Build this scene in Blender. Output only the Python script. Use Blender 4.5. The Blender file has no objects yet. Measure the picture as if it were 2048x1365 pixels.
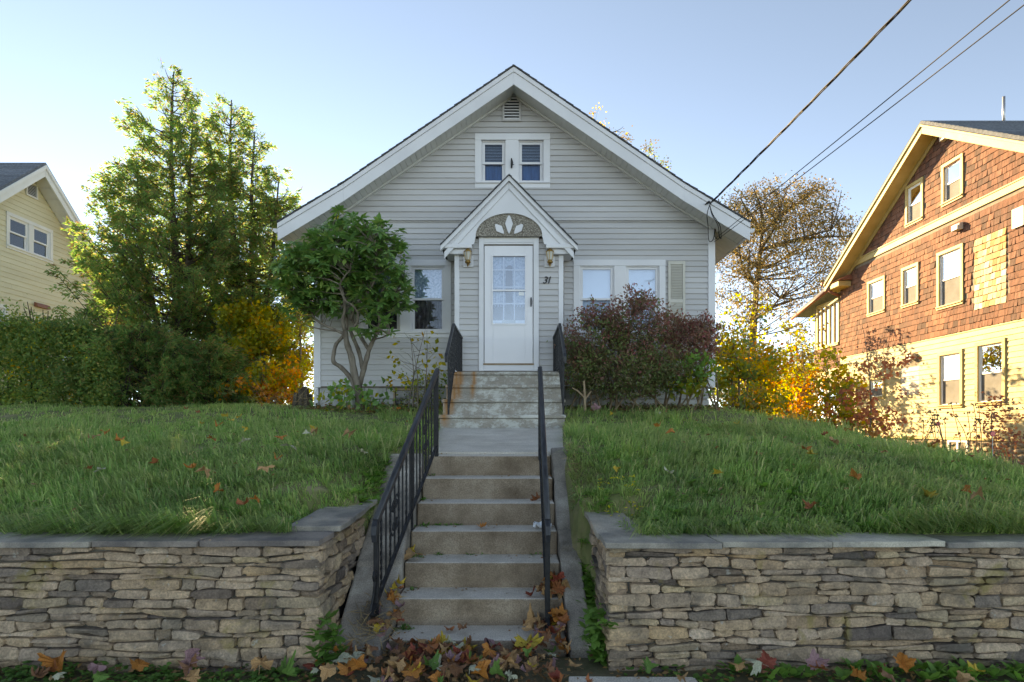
import bpy, math, random
import numpy as np
from mathutils import Vector, Matrix

# ------------------------------------------------------------------ camera, sky, sun, exposure
sc = bpy.context.scene
FPX, CX, CY, CAMZ = 1196.0, 1030.0, 855.0, 1.4
cam_d = bpy.data.cameras.new("camera"); cam = bpy.data.objects.new("camera", cam_d)
sc.collection.objects.link(cam); sc.camera = cam
cam.location = (0, 0, CAMZ); cam.rotation_euler = (math.radians(90), 0, 0)
cam_d.sensor_width = 36; cam_d.lens = 36 * FPX / 2048
cam_d.shift_x = -(CX - 1024) / 2048; cam_d.shift_y = (CY - 682.5) / 2048
cam_d.clip_start = 0.05; cam_d.clip_end = 3000

SUN = Vector((-745, 1196, 465)).normalized()
sun_el = math.asin(SUN.z); sun_az = math.atan2(SUN.x, SUN.y)
world = bpy.data.worlds.new("World"); sc.world = world; world.use_nodes = True
wn = world.node_tree; wn.nodes.clear()
sky = wn.nodes.new("ShaderNodeTexSky"); sky.sky_type = 'NISHITA'; sky.sun_disc = False
sky.sun_elevation = sun_el; sky.sun_rotation = sun_az
sky.altitude = 0; sky.air_density = 0.32; sky.dust_density = 0.0; sky.ozone_density = 0.6
bg = wn.nodes.new("ShaderNodeBackground"); bg.inputs[1].default_value = 0.15
wo = wn.nodes.new("ShaderNodeOutputWorld")
wn.links.new(sky.outputs[0], bg.inputs[0]); wn.links.new(bg.outputs[0], wo.inputs[0])
sl = bpy.data.lights.new("sun", 'SUN'); sl.energy = 4.2; sl.angle = math.radians(0.6); sl.color = (1.0, 0.84, 0.62)
so = bpy.data.objects.new("sun", sl); sc.collection.objects.link(so)
so.rotation_euler = SUN.to_track_quat('Z', 'Y').to_euler(); so.location = SUN * 60
sc.view_settings.view_transform = 'Standard'; sc.view_settings.look = 'None'
sc.view_settings.exposure = 2.25; sc.view_settings.gamma = 1.0; sc.view_settings.use_curve_mapping = False
sc.view_settings.use_white_balance = True; sc.view_settings.white_balance_temperature = 10800; sc.view_settings.white_balance_tint = 7
sc.cycles.use_denoising = True
sc.cycles.max_bounces = 8; sc.cycles.diffuse_bounces = 4; sc.cycles.transparent_max_bounces = 16

# ------------------------------------------------------------------ helpers
COL = sc.collection
RNG = random.Random(31)
def at(px, py, Y):
    return Vector(((px - CX) / FPX * Y, Y, CAMZ + (CY - py) / FPX * Y))
def V(*a): return Vector(a)

class MB:
    def __init__(s): s.v = []; s.f = []
    def add(s, vs, fs):
        n = len(s.v); s.v += [tuple(v) for v in vs]; s.f += [tuple(i + n for i in f) for f in fs]; return s
    def hexa(s, p):   # 0-3 bottom ring, 4-7 top ring
        return s.add(p, [(3, 2, 1, 0), (4, 5, 6, 7), (0, 1, 5, 4), (1, 2, 6, 5), (2, 3, 7, 6), (3, 0, 4, 7)])
    def box(s, x0, x1, y0, y1, z0, z1):
        return s.hexa([(x0, y0, z0), (x1, y0, z0), (x1, y1, z0), (x0, y1, z0), (x0, y0, z1), (x1, y0, z1), (x1, y1, z1), (x0, y1, z1)])
    def prism(s, poly, vec):
        n = len(poly); vec = Vector(vec); poly = [Vector(p) for p in poly]
        return s.add(poly + [p + vec for p in poly],
                     [tuple(range(n)), tuple(range(2 * n - 1, n - 1, -1))] + [(i, i + n, (i + 1) % n + n, (i + 1) % n) for i in range(n)])
    def tube(s, pts, rad, n=6, flat=(1, 1), roll=0.0, twist=0.0, up=None):
        pts = [Vector(p) for p in pts]; m = len(pts)
        if not isinstance(rad, (list, tuple)): rad = [rad] * m
        ref = Vector(up) if up else None; vs = []
        for i, p in enumerate(pts):
            d = (pts[min(i + 1, m - 1)] - pts[max(i - 1, 0)])
            if d.length < 1e-9: d = Vector((0, 0, 1))
            d.normalize()
            r = ref if ref is not None else (Vector((0, 0, 1)) if abs(d.z) < .9 else Vector((1, 0, 0)))
            a = r.cross(d)
            if a.length < 1e-6: a = Vector((1, 0, 0)).cross(d)
            a.normalize(); b = d.cross(a)
            if ref is None: ref = b.copy()
            for k in range(n):
                t = 2 * math.pi * (k + .5) / n + roll + twist * i / max(1, m - 1)
                vs.append(p + a * (math.cos(t) * rad[i] * flat[0]) + b * (math.sin(t) * rad[i] * flat[1]))
            if up is None: ref = b.copy()
        fs = [tuple(range(n - 1, -1, -1)), tuple((m - 1) * n + k for k in range(n))]
        for i in range(m - 1):
            for k in range(n):
                k2 = (k + 1) % n
                fs.append((i * n + k, i * n + k2, (i + 1) * n + k2, (i + 1) * n + k))
        return s.add(vs, fs)
    def sphere(s, c, r, nu=8, nv=5, jit=0, rng=RNG):
        c = Vector(c); rx, ry, rz = r if isinstance(r, (tuple, list)) else (r, r, r)
        vs = [c + V(0, 0, -rz)]
        for j in range(1, nv):
            ph = -math.pi / 2 + math.pi * j / nv
            for i in range(nu):
                th = 2 * math.pi * i / nu; q = 1 + rng.uniform(-jit, jit)
                vs.append(c + V(rx * math.cos(ph) * math.cos(th) * q, ry * math.cos(ph) * math.sin(th) * q, rz * math.sin(ph) * q))
        vs.append(c + V(0, 0, rz)); fs = []
        for i in range(nu): fs.append((0, 1 + (i + 1) % nu, 1 + i))
        for j in range(nv - 2):
            for i in range(nu):
                a = 1 + j * nu; b = a + nu
                fs.append((a + i, a + (i + 1) % nu, b + (i + 1) % nu, b + i))
        a = 1 + (nv - 2) * nu
        for i in range(nu): fs.append((a + i, a + (i + 1) % nu, len(vs) - 1))
        return s.add(vs, fs)

BASE = {}
def link(o, parent):
    COL.objects.link(o)
    if parent is not None:
        o.parent = parent
        if parent.type == 'EMPTY': o.matrix_parent_inverse = Matrix.Translation(-parent.location)
def obj(name, mb, mat, parent=None, smooth=False, bevel=0, kind=None, label=None):
    me = bpy.data.meshes.new(name); me.from_pydata(mb.v, [], mb.f); me.update()
    if smooth: me.polygons.foreach_set('use_smooth', [True] * len(me.polygons))
    me.materials.append(mat)
    o = bpy.data.objects.new(name, me); link(o, parent)
    if bevel:
        b = o.modifiers.new('bevel', 'BEVEL'); b.width = bevel; b.segments = 2; b.limit_method = 'ANGLE'; b.angle_limit = .6
    if kind: o['kind'] = kind
    if label: o['label'] = label
    return o
def tag(o, label, cat, group=None):
    o['label'] = label; o['category'] = cat
    if group: o['group'] = group
    return o
def thing(name, label, cat, loc=(0, 0, 0), group=None):
    o = bpy.data.objects.new(name, None); COL.objects.link(o); o.location = loc
    o.empty_display_size = .1
    return tag(o, label, cat, group)

# ------------------------------------------------------------------ materials
def ramp(nt, fac, stops):
    r = nt.nodes.new('ShaderNodeValToRGB'); e = r.color_ramp.elements
    while len(e) < len(stops): e.new(0.5)
    for i, (p, c) in enumerate(stops): e[i].position = p; e[i].color = (*c, 1)
    nt.links.new(fac, r.inputs[0]); return r.outputs[0]
def mixc(nt, a, b, f, mode='MIX'):
    m = nt.nodes.new('ShaderNodeMix'); m.data_type = 'RGBA'; m.blend_type = mode
    for s, v in ((m.inputs[0], f), (m.inputs[6], a), (m.inputs[7], b)):
        if hasattr(v, 'links') or isinstance(v, bpy.types.NodeSocket): nt.links.new(v, s)
        elif isinstance(v, (int, float)): s.default_value = v
        else: s.default_value = (*v, 1)
    return m.outputs[2]
def math_n(nt, op, a, b=0.0, clamp=False):
    m = nt.nodes.new('ShaderNodeMath'); m.operation = op; m.use_clamp = clamp
    for s, v in ((m.inputs[0], a), (m.inputs[1], b)):
        if isinstance(v, bpy.types.NodeSocket): nt.links.new(v, s)
        else: s.default_value = v
    return m.outputs[0]
def noise(nt, vec, scale, detail=4, rough=.55, dist=0):
    n = nt.nodes.new('ShaderNodeTexNoise'); n.inputs['Scale'].default_value = scale
    n.inputs['Detail'].default_value = detail; n.inputs['Roughness'].default_value = rough; n.inputs['Distortion'].default_value = dist
    nt.links.new(vec, n.inputs['Vector']); return n.outputs['Fac']
def coords(nt, stretch=(1, 1, 1), rnd=False):
    tc = nt.nodes.new('ShaderNodeTexCoord'); v = tc.outputs['Object']
    mp = nt.nodes.new('ShaderNodeMapping'); nt.links.new(v, mp.inputs[0]); mp.inputs['Scale'].default_value = stretch
    if rnd:
        oi = nt.nodes.new('ShaderNodeObjectInfo')
        k = math_n(nt, 'MULTIPLY', oi.outputs['Random'], 37.0)
        cb = nt.nodes.new('ShaderNodeCombineXYZ')
        for i in range(3): nt.links.new(k, cb.inputs[i])
        nt.links.new(cb.outputs[0], mp.inputs['Location'])
    return mp.outputs[0]
def newmat(name):
    m = bpy.data.materials.new(name); m.use_nodes = True; nt = m.node_tree
    return m, nt, nt.nodes['Principled BSDF']
def pmat(name, c1, c2=None, scale=4, rough=.7, bump=0, bscale=80, stretch=(1, 1, 1), rnd=None, spec=.35, metal=0, c3=None, lo=.35, hi=.65, rndloc=False, fine=0):
    m, nt, p = newmat(name)
    p.inputs['Roughness'].default_value = rough; p.inputs['Specular IOR Level'].default_value = spec; p.inputs['Metallic'].default_value = metal
    vec = coords(nt, stretch, rndloc)
    col = None
    if c2 is not None:
        stops = [(lo, c1), (hi, c2)] if c3 is None else [(lo, c1), ((lo + hi) / 2, c2), (hi, c3)]
        col = ramp(nt, noise(nt, vec, scale), stops)
    if rnd:   # list of colours chosen by object
        oi = nt.nodes.new('ShaderNodeObjectInfo')
        rc = ramp(nt, oi.outputs['Random'], [(i / max(1, len(rnd) - 1), c) for i, c in enumerate(rnd)])
        col = rc if col is None else mixc(nt, col, rc, 1.0, 'MULTIPLY')
    if fine:
        fn = ramp(nt, noise(nt, vec, 140, 2), [(.3, (1 - fine,) * 3), (.7, (1 + fine,) * 3)])
        col = mixc(nt, col if col is not None else c1, fn, 1.0, 'MULTIPLY')
    if col is None: p.inputs['Base Color'].default_value = (*c1, 1)
    else: nt.links.new(col, p.inputs['Base Color'])
    if bump:
        b = nt.nodes.new('ShaderNodeBump'); b.inputs['Strength'].default_value = bump; b.inputs['Distance'].default_value = .01
        nt.links.new(noise(nt, vec, bscale, 5), b.inputs['Height']); nt.links.new(b.outputs[0], p.inputs['Normal'])
    return m
def leafmat(name, cols, trans=.45, rough=.5, spec=.3, byobj=False, patch=None):
    m, nt, p = newmat(name)
    if byobj: r = nt.nodes.new('ShaderNodeObjectInfo').outputs['Random']
    else: r = nt.nodes.new('ShaderNodeNewGeometry').outputs['Random Per Island']
    c = ramp(nt, r, [(i / max(1, len(cols) - 1), k) for i, k in enumerate(cols)])
    vec = coords(nt)
    big = ramp(nt, noise(nt, vec, 1.3, 2), [(.3, (.78, .78, .78)), (.7, (1.25, 1.2, 1.1))])
    c = mixc(nt, c, big, 1.0, 'MULTIPLY')
    if patch: c = mixc(nt, c, patch, ramp(nt, noise(nt, vec, 1.7, 5, .65), [(.45, (0, 0, 0)), (.72, (.6, .6, .6))]))
    nt.links.new(c, p.inputs['Base Color']); p.inputs['Roughness'].default_value = rough; p.inputs['Specular IOR Level'].default_value = spec
    tr = nt.nodes.new('ShaderNodeBsdfTranslucent')
    bc = nt.nodes.new('ShaderNodeHueSaturation'); bc.inputs['Saturation'].default_value = 1.1; bc.inputs['Value'].default_value = 1.9
    nt.links.new(c, bc.inputs['Color']); nt.links.new(bc.outputs[0], tr.inputs[0])
    mx = nt.nodes.new('ShaderNodeMixShader'); mx.inputs[0].default_value = trans
    nt.links.new(p.outputs[0], mx.inputs[1]); nt.links.new(tr.outputs[0], mx.inputs[2])
    nt.links.new(mx.outputs[0], nt.nodes['Material Output'].inputs[0]); return m
def glassmat(name, tint=(.9, .95, 1), refl=.14):
    m = bpy.data.materials.new(name); m.use_nodes = True; nt = m.node_tree; nt.nodes.clear()
    t = nt.nodes.new('ShaderNodeBsdfTransparent'); t.inputs[0].default_value = (*tint, 1)
    g = nt.nodes.new('ShaderNodeBsdfGlossy'); g.inputs['Roughness'].default_value = .02
    vec = coords(nt); b = nt.nodes.new('ShaderNodeBump'); b.inputs['Strength'].default_value = .06; b.inputs['Distance'].default_value = .02
    nt.links.new(noise(nt, vec, 3, 1), b.inputs['Height']); nt.links.new(b.outputs[0], g.inputs['Normal'])
    f = nt.nodes.new('ShaderNodeFresnel'); f.inputs[0].default_value = 1.5
    k = math_n(nt, 'ADD', f.outputs[0], refl, True)
    mx = nt.nodes.new('ShaderNodeMixShader'); nt.links.new(k, mx.inputs[0])
    nt.links.new(t.outputs[0], mx.inputs[1]); nt.links.new(g.outputs[0], mx.inputs[2])
    o = nt.nodes.new('ShaderNodeOutputMaterial'); nt.links.new(mx.outputs[0], o.inputs[0]); return m

M = {}
M['siding'] = pmat('pale_grey_vinyl', (.46, .445, .44), (.54, .525, .52), 1.1, .55, .03, 30, (.4, 1, 3), rnd=[(.97, .97, .97), (1, 1, 1)], fine=.02)
M['trim'] = pmat('white_trim_paint', (.64, .635, .65), (.70, .695, .71), 2, .45, .02, 40)
M['door'] = pmat('white_door_paint', (.71, .70, .72), (.75, .74, .76), 1, .35)
M['soffit'] = pmat('white_soffit', (.62, .61, .585), (.68, .67, .645), 3, .6)
M['shadow_gap'] = pmat('old_wood_lip', (.16, .13, .10), (.24, .20, .16), 8, .8)
M['roof'] = pmat('dark_asphalt_shingle', (.045, .047, .05), (.09, .09, .095), 25, .95, .5, 60, rnd=[(.8, .8, .8), (1.2, 1.2, 1.2)])
M['greyroof'] = pmat('blue_grey_asphalt_shingle', (.10, .115, .135), (.17, .185, .21), 20, .95, .4, 60, rnd=[(.8, .8, .8), (1.2, 1.2, 1.2)])
M['found'] = pmat('cinder_block', (.34, .34, .32), (.46, .45, .43), 5, .9, .4, 60)
M['glass'] = glassmat('window_glass')
M['glass_lo'] = glassmat('clear_window_glass', (.85, .9, .95), .0)
M['glass_n'] = glassmat('neighbour_window_glass', (.8, .88, .92), -.05)
M['glass_dk'] = glassmat('dull_window_glass', (.8, .85, .85), .08)
M['shade'] = pmat('white_roller_shade', (.78, .82, .86), (.84, .87, .90), 2, .8)
M['blind'] = pmat('grey_blind', (.52, .60, .68), (.58, .66, .74), 2, .6)
M['bluecloth'] = pmat('deep_blue_curtain', (.02, .10, .24), (.03, .15, .33), 3, .85, stretch=(6, 1, 1))
M['brncloth'] = pmat('brown_patterned_curtain', (.07, .045, .04), (.17, .13, .12), 9, .9, stretch=(4, 1, 1), lo=.4, hi=.62)
M['lace'] = pmat('pale_lace', (.34, .42, .50), (.60, .66, .72), 26, .9, lo=.42, hi=.58)
M['darkglass'] = pmat('dark_cellar_glass', (.02, .02, .022), rough=.12)
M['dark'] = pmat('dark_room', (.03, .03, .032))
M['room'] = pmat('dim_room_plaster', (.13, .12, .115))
M['cream'] = pmat('cream_shutter', (.50, .475, .41), (.56, .53, .47), 3, .55)
M['brass'] = pmat('aged_brass', (.26, .14, .04), (.40, .24, .08), 30, .4, metal=.8)
M['lampglass'] = pmat('smoky_lamp_glass', (.48, .47, .43), rough=.2)
M['black'] = pmat('black_iron', (.008, .008, .009), (.02, .02, .022), 25, .5, .12, 90, spec=.3)
M['ironrail'] = pmat('worn_black_handrail', (.01, .01, .012), (.035, .037, .042), 14, .4, .1, 60, stretch=(3, .6, .6), spec=.4)
M['pebble'] = pmat('pebble_dash', (.09, .078, .06), (.23, .20, .165), 60, .9, .9, 60, c3=(.42, .385, .33), lo=.34, hi=.66)
M['wire'] = pmat('black_cable', (.012, .012, .014), rough=.55)
M['white_plastic'] = pmat('white_plastic', (.72, .74, .74), (.8, .8, .8), 3, .4)
M['conc'] = None
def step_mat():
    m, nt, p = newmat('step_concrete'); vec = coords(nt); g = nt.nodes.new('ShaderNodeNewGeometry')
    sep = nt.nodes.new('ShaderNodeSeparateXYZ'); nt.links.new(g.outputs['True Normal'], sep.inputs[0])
    k = ramp(nt, math_n(nt, 'ADD', sep.outputs[2], math_n(nt, 'MULTIPLY', math_n(nt, 'SUBTRACT', noise(nt, vec, 9, 4), .5), .5)), [(.45, (0, 0, 0)), (.75, (1, 1, 1))])  # upward faces paler than brown-stained risers: overhead light painted into the colour
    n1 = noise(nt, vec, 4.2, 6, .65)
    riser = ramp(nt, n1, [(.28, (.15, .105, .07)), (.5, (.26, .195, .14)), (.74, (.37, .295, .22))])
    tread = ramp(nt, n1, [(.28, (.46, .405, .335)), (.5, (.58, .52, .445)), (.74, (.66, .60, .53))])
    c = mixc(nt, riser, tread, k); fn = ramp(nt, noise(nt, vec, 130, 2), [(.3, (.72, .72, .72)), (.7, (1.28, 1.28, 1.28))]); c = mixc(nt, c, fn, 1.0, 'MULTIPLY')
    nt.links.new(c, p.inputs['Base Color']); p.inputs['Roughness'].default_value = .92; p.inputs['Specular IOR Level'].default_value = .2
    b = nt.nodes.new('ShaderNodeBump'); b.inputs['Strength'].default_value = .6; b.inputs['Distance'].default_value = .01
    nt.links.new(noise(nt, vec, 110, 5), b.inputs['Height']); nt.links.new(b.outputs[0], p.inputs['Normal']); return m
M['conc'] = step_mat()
M['walk'] = pmat('walk_concrete', (.48, .43, .365), (.62, .565, .49), 2.5, .92, .5, 140, fine=.3)
M['cheek'] = pmat('old_sooty_concrete', (.14, .12, .10), (.29, .25, .21), 4, .95, .7, 40, c3=(.44, .395, .335), lo=.3, hi=.72, fine=.3)
M['backing'] = pmat('dark_mortar', (.035, .03, .026), (.16, .145, .12), 8, .95, .5, 50)
M['stone'] = None
M['coping'] = pmat('bluestone', (.55, .56, .58), (1.2, 1.17, 1.12), 5, .75, .35, 60, rnd=[(.33, .30, .25), (.42, .385, .32), (.20, .165, .145), (.38, .35, .295), (.24, .205, .175)], rndloc=True, fine=.2)
M['soil'] = pmat('littered_soil', (.09, .085, .04), (.16, .13, .08), 6, .95, .6, 40)
M['lawnsoil'] = pmat('lawn_soil', (.11, .14, .05), (.18, .18, .07), 5, .95, .6, 40, c3=(.27, .22, .13), lo=.3, hi=.75)
M['asphalt'] = pmat('asphalt', (.045, .045, .047), (.065, .065, .065), 8, .9, .4, 150)
M['sidewalk'] = pmat('sidewalk_concrete', (.30, .29, .27), (.40, .385, .36), 2.5, .92, .4, 120, fine=.2)
M['yellow'] = pmat('yellow_clapboard_paint', (.44, .35, .18), (.53, .44, .25), 2.2, .65, .1, 40, (1, 1, 3), rnd=[(.94, .94, .94), (1.03, 1.03, 1.03)])
M['yellow_pale'] = pmat('faded_clapboard_paint', (.50, .44, .37), (.57, .51, .44), 3, .7, .1, 40)
M['lyellow'] = pmat('pale_cream_vinyl', (.62, .565, .40), (.69, .64, .47), 1.6, .6, .05, 40, (1, .6, 3), rnd=[(.96, .96, .96), (1.02, 1.02, 1.02)])
M['ytrim'] = pmat('ochre_trim_paint', (.46, .34, .14), (.55, .42, .20), 2.5, .6, .08, 40)
M['wtrim'] = pmat('neighbour_white_trim', (.66, .66, .64), (.74, .73, .71), 2.5, .5)
M['vinylwin'] = pmat('white_window_sash', (.80, .80, .80), rough=.4)
M['screen'] = pmat('grey_insect_screen', (.16, .155, .15), (.20, .195, .19), 4, .85)
M['shingle'] = pmat('red_brown_shingle', (.60, .58, .56), (1.15, 1.1, 1.08), 6, .85, .5, 50, (1, 3, .7), rnd=[(.165, .075, .052), (.21, .095, .066), (.24, .115, .082), (.175, .082, .06), (.10, .056, .046), (.22, .10, .07)], rndloc=True, fine=.18)
M['shingle_stuff'] = leafmat('red_brown_shingle_mass', [(.165, .075, .052), (.21, .095, .066), (.24, .115, .082), (.175, .082, .06), (.10, .056, .046), (.22, .10, .07)], 0.0, .85)
M['newshingle'] = pmat('new_cedar_shingle', (.75, .75, .75), (1.1, 1.1, 1.1), 7, .7, .3, 50, (1, 3, .7), rnd=[(.34, .17, .035), (.52, .42, .27), (.36, .15, .025), (.64, .57, .46), (.34, .16, .03), (.56, .46, .30), (.30, .12, .02)], rndloc=True)
M['cobble'] = pmat('field_stone', (.7, .7, .7), (1.15, 1.15, 1.15), 9, .85, .4, 50, rnd=[(.30, .22, .14), (.38, .30, .21), (.24, .18, .13), (.42, .33, .22), (.33, .26, .20)], rndloc=True)
M['bark'] = pmat('grey_brown_bark', (.11, .085, .065), (.24, .20, .16), 14, .9, .8, 40, (1, 1, .3))
M['dbark'] = pmat('dark_bark', (.05, .038, .028), (.11, .085, .06), 12, .9, .8, 40, (1, 1, .3))
M['twig'] = pmat('brown_twig', (.12, .08, .05), (.22, .16, .10), 10, .9)
M['paper'] = pmat('white_crumpled_paper', (.72, .74, .76), rough=.8)
M['red'] = pmat('red_reflector', (.62, .02, .03), rough=.25, spec=.6)
M['fence'] = pmat('weathered_fence', (.28, .19, .12), (.38, .28, .18), 6, .85)
M['metal'] = pmat('galvanised_pipe', (.45, .45, .46), rough=.4, metal=.7)
M['gutter'] = pmat('red_brown_gutter', (.26, .10, .06), rough=.5)

def stone_mat():
    m, nt, p = newmat('dry_laid_stone'); vec = coords(nt, (1, 1, 1), True)
    oi = nt.nodes.new('ShaderNodeObjectInfo')
    tc = nt.nodes.new('ShaderNodeTexCoord')
    pal = [(0.495, 0.347, 0.224), (0.585, 0.414, 0.275), (0.416, 0.290, 0.192), (0.529, 0.383, 0.270), (0.135, 0.109, 0.099), (0.450, 0.305, 0.197), (0.601, 0.455, 0.342), (0.518, 0.342, 0.197), (0.472, 0.342, 0.244), (0.563, 0.409, 0.290), (0.416, 0.310, 0.238), (0.601, 0.445, 0.281), (0.213, 0.171, 0.145), (0.462, 0.342, 0.260), (0.529, 0.373, 0.249)]
    base = ramp(nt, oi.outputs['Random'], [(i / (len(pal) - 1), c) for i, c in enumerate(pal)])
    v = ramp(nt, noise(nt, vec, 14, 6, .65), [(.25, (.55, .55, .55)), (.5, (1, 1, 1)), (.78, (1.3, 1.28, 1.22))])
    c = mixc(nt, base, v, 1.0, 'MULTIPLY')
    gr = ramp(nt, noise(nt, vec, 75, 3, .7), [(.3, (.66, .66, .66)), (.7, (1.32, 1.30, 1.26))]); c = mixc(nt, c, gr, 1.0, 'MULTIPLY')
    soot = ramp(nt, noise(nt, tc.outputs['Object'], 2.6, 6, .7), [(.50, (0, 0, 0)), (.66, (.7, .7, .7))])
    c = mixc(nt, c, (.13, .115, .095), soot)
    lich = ramp(nt, noise(nt, tc.outputs['Object'], 3.3, 5, .6, .6), [(.60, (0, 0, 0)), (.68, (.55, .55, .55))])
    c = mixc(nt, c, (.30, .235, .06), lich)
    wl = ramp(nt, noise(nt, tc.outputs['Object'], 17, 4, .6), [(.66, (0, 0, 0)), (.71, (.55, .55, .55))])
    c = mixc(nt, c, (.50, .49, .43), wl)
    nt.links.new(c, p.inputs['Base Color']); p.inputs['Roughness'].default_value = .9; p.inputs['Specular IOR Level'].default_value = .2
    b = nt.nodes.new('ShaderNodeBump'); b.inputs['Strength'].default_value = 1.0; b.inputs['Distance'].default_value = .02
    nt.links.new(noise(nt, vec, 38, 8, .75), b.inputs['Height']); nt.links.new(b.outputs[0], p.inputs['Normal'])
    return m
M['stone'] = stone_mat()

def porch_mat():
    m, nt, p = newmat('peeling_painted_concrete'); tc = nt.nodes.new('ShaderNodeTexCoord'); o = tc.outputs['Object']
    mp = nt.nodes.new('ShaderNodeMapping'); mp.inputs['Scale'].default_value = (1, 1, 1.6); nt.links.new(o, mp.inputs[0]); v = mp.outputs[0]
    paint = ramp(nt, noise(nt, v, 3, 3), [(.3, (.42, .415, .38)), (.7, (.52, .51, .47))])
    conc = ramp(nt, noise(nt, v, 11, 4), [(.3, (.20, .175, .145)), (.7, (.32, .285, .24))])
    m1 = ramp(nt, noise(nt, v, 5.5, 10, .8, .15), [(.42, (0, 0, 0)), (.53, (1, 1, 1))])
    c = mixc(nt, paint, conc, m1)
    sep = nt.nodes.new('ShaderNodeSeparateXYZ'); nt.links.new(o, sep.inputs[0])
    def streak(x0, w, z0, z1):
        dx = math_n(nt, 'ABSOLUTE', math_n(nt, 'SUBTRACT', sep.outputs[0], x0))
        a = math_n(nt, 'SUBTRACT', 1.0, math_n(nt, 'DIVIDE', dx, w), True)
        g = nt.nodes.new('ShaderNodeMapRange'); g.inputs[1].default_value = z0; g.inputs[2].default_value = z1; nt.links.new(sep.outputs[2], g.inputs[0])
        k = math_n(nt, 'MULTIPLY', a, math_n(nt, 'MULTIPLY', g.outputs[0], math_n(nt, 'MULTIPLY', noise(nt, v, 16, 3), 3.2), True), True)
        return k
    for x0, w, z0, z1 in ((-.80, .07, 1.72, 2.02), (-.60, .05, 1.76, 2.02), (-.93, .09, 1.36, 1.62), (-.86, .05, 1.55, 1.80)):
        c = mixc(nt, c, (.33, .15, .05), streak(x0, w, z0, z1))
    nt.links.new(c, p.inputs['Base Color']); p.inputs['Roughness'].default_value = .85
    b = nt.nodes.new('ShaderNodeBump'); b.inputs['Strength'].default_value = .4; b.inputs['Distance'].default_value = .008
    nt.links.new(noise(nt, v, 40, 5), b.inputs['Height']); nt.links.new(b.outputs[0], p.inputs['Normal']); return m
M['porch'] = porch_mat()

# leaves
M['grass'] = leafmat('grass_blade', [(.10, .20, .06), (.22, .36, .11), (.16, .29, .10), (.30, .43, .16), (.13, .25, .075), (.37, .46, .19), (.21, .33, .11), (.52, .48, .27)], .5, patch=(.38, .38, .17))
M['weed'] = leafmat('broad_weed_leaf', [(.10, .22, .05), (.16, .30, .07), (.12, .25, .055)], .4)
M['clover'] = leafmat('clover_leaf', [(.07, .17, .045), (.11, .24, .055), (.09, .20, .055), (.15, .28, .065)], .35)
M['thuja'] = leafmat('arborvitae_spray', [(.075, .16, .055), (.125, .23, .075), (.10, .20, .065), (.17, .27, .09), (.22, .25, .09), (.28, .20, .09)], .6)
M['thuja_brown'] = leafmat('arborvitae_brown_spray', [(.16, .09, .045), (.22, .14, .06), (.12, .075, .035)], .4)
M['hedge'] = leafmat('hedge_leaf', [(.09, .17, .055), (.15, .24, .07), (.12, .20, .07), (.21, .28, .075), (.30, .27, .08)], .5)
M['rhodo'] = leafmat('rhododendron_leaf', [(.09, .19, .06), (.13, .26, .075), (.10, .22, .065), (.17, .30, .085), (.23, .31, .09)], .36, .35, .5)
M['burg'] = leafmat('burgundy_leaf', [(.18, .08, .075), (.24, .11, .095), (.17, .12, .085), (.30, .14, .115), (.20, .18, .10), (.32, .08, .10), (.16, .17, .085)], .4)
M['burg_green'] = leafmat('dull_green_leaf', [(.10, .16, .055), (.15, .19, .07), (.18, .13, .07), (.11, .19, .06)], .38)
M['gold'] = leafmat('golden_leaf', [(.42, .30, .02), (.55, .40, .03), (.34, .30, .03), (.50, .24, .02), (.28, .28, .03)], .5)
M['yelgreen'] = leafmat('yellow_green_leaf', [(.20, .24, .03), (.30, .30, .035), (.14, .19, .03), (.36, .30, .03)], .5)
M['orange'] = leafmat('orange_leaf', [(.48, .17, .02), (.55, .26, .03), (.36, .11, .02)], .5)
M['oakleaf'] = leafmat('tawny_oak_leaf', [(.19, .14, .065), (.25, .185, .08), (.15, .135, .06), (.18, .12, .055), (.13, .13, .055)], .28)
M['redmaple'] = leafmat('russet_maple_leaf', [(.38, .14, .09), (.46, .20, .11), (.32, .11, .08), (.52, .27, .13)], .6)
M['dry'] = leafmat('dry_stem', [(.28, .20, .11), (.36, .27, .15), (.20, .14, .08)], .2)
M['litter'] = leafmat('leaf_crumbs', [(.20, .11, .05), (.30, .17, .07), (.14, .08, .045), (.36, .22, .10), (.25, .10, .05)], .2)
M['flower'] = leafmat('yellow_flower', [(.6, .5, .03), (.7, .6, .05)], .3)
LEAFCOL = {'orange': (.46, .17, .035), 'tan': (.42, .24, .11), 'brown': (.22, .10, .05), 'yellow': (.52, .36, .05), 'red': (.30, .06, .035), 'mauve': (.30, .17, .18), 'green': (.10, .20, .04), 'rust': (.33, .11, .04), 'pale': (.42, .42, .30)}
for k, c in LEAFCOL.items():
    M['leaf_' + k] = pmat('fallen_leaf_' + k, tuple(x * .7 for x in c), tuple(min(.8, x * 1.2) for x in c), 22, .65, .4, 60, rndloc=True, rnd=[(.8, .8, .8), (1.15, 1.1, 1.05)])

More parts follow.
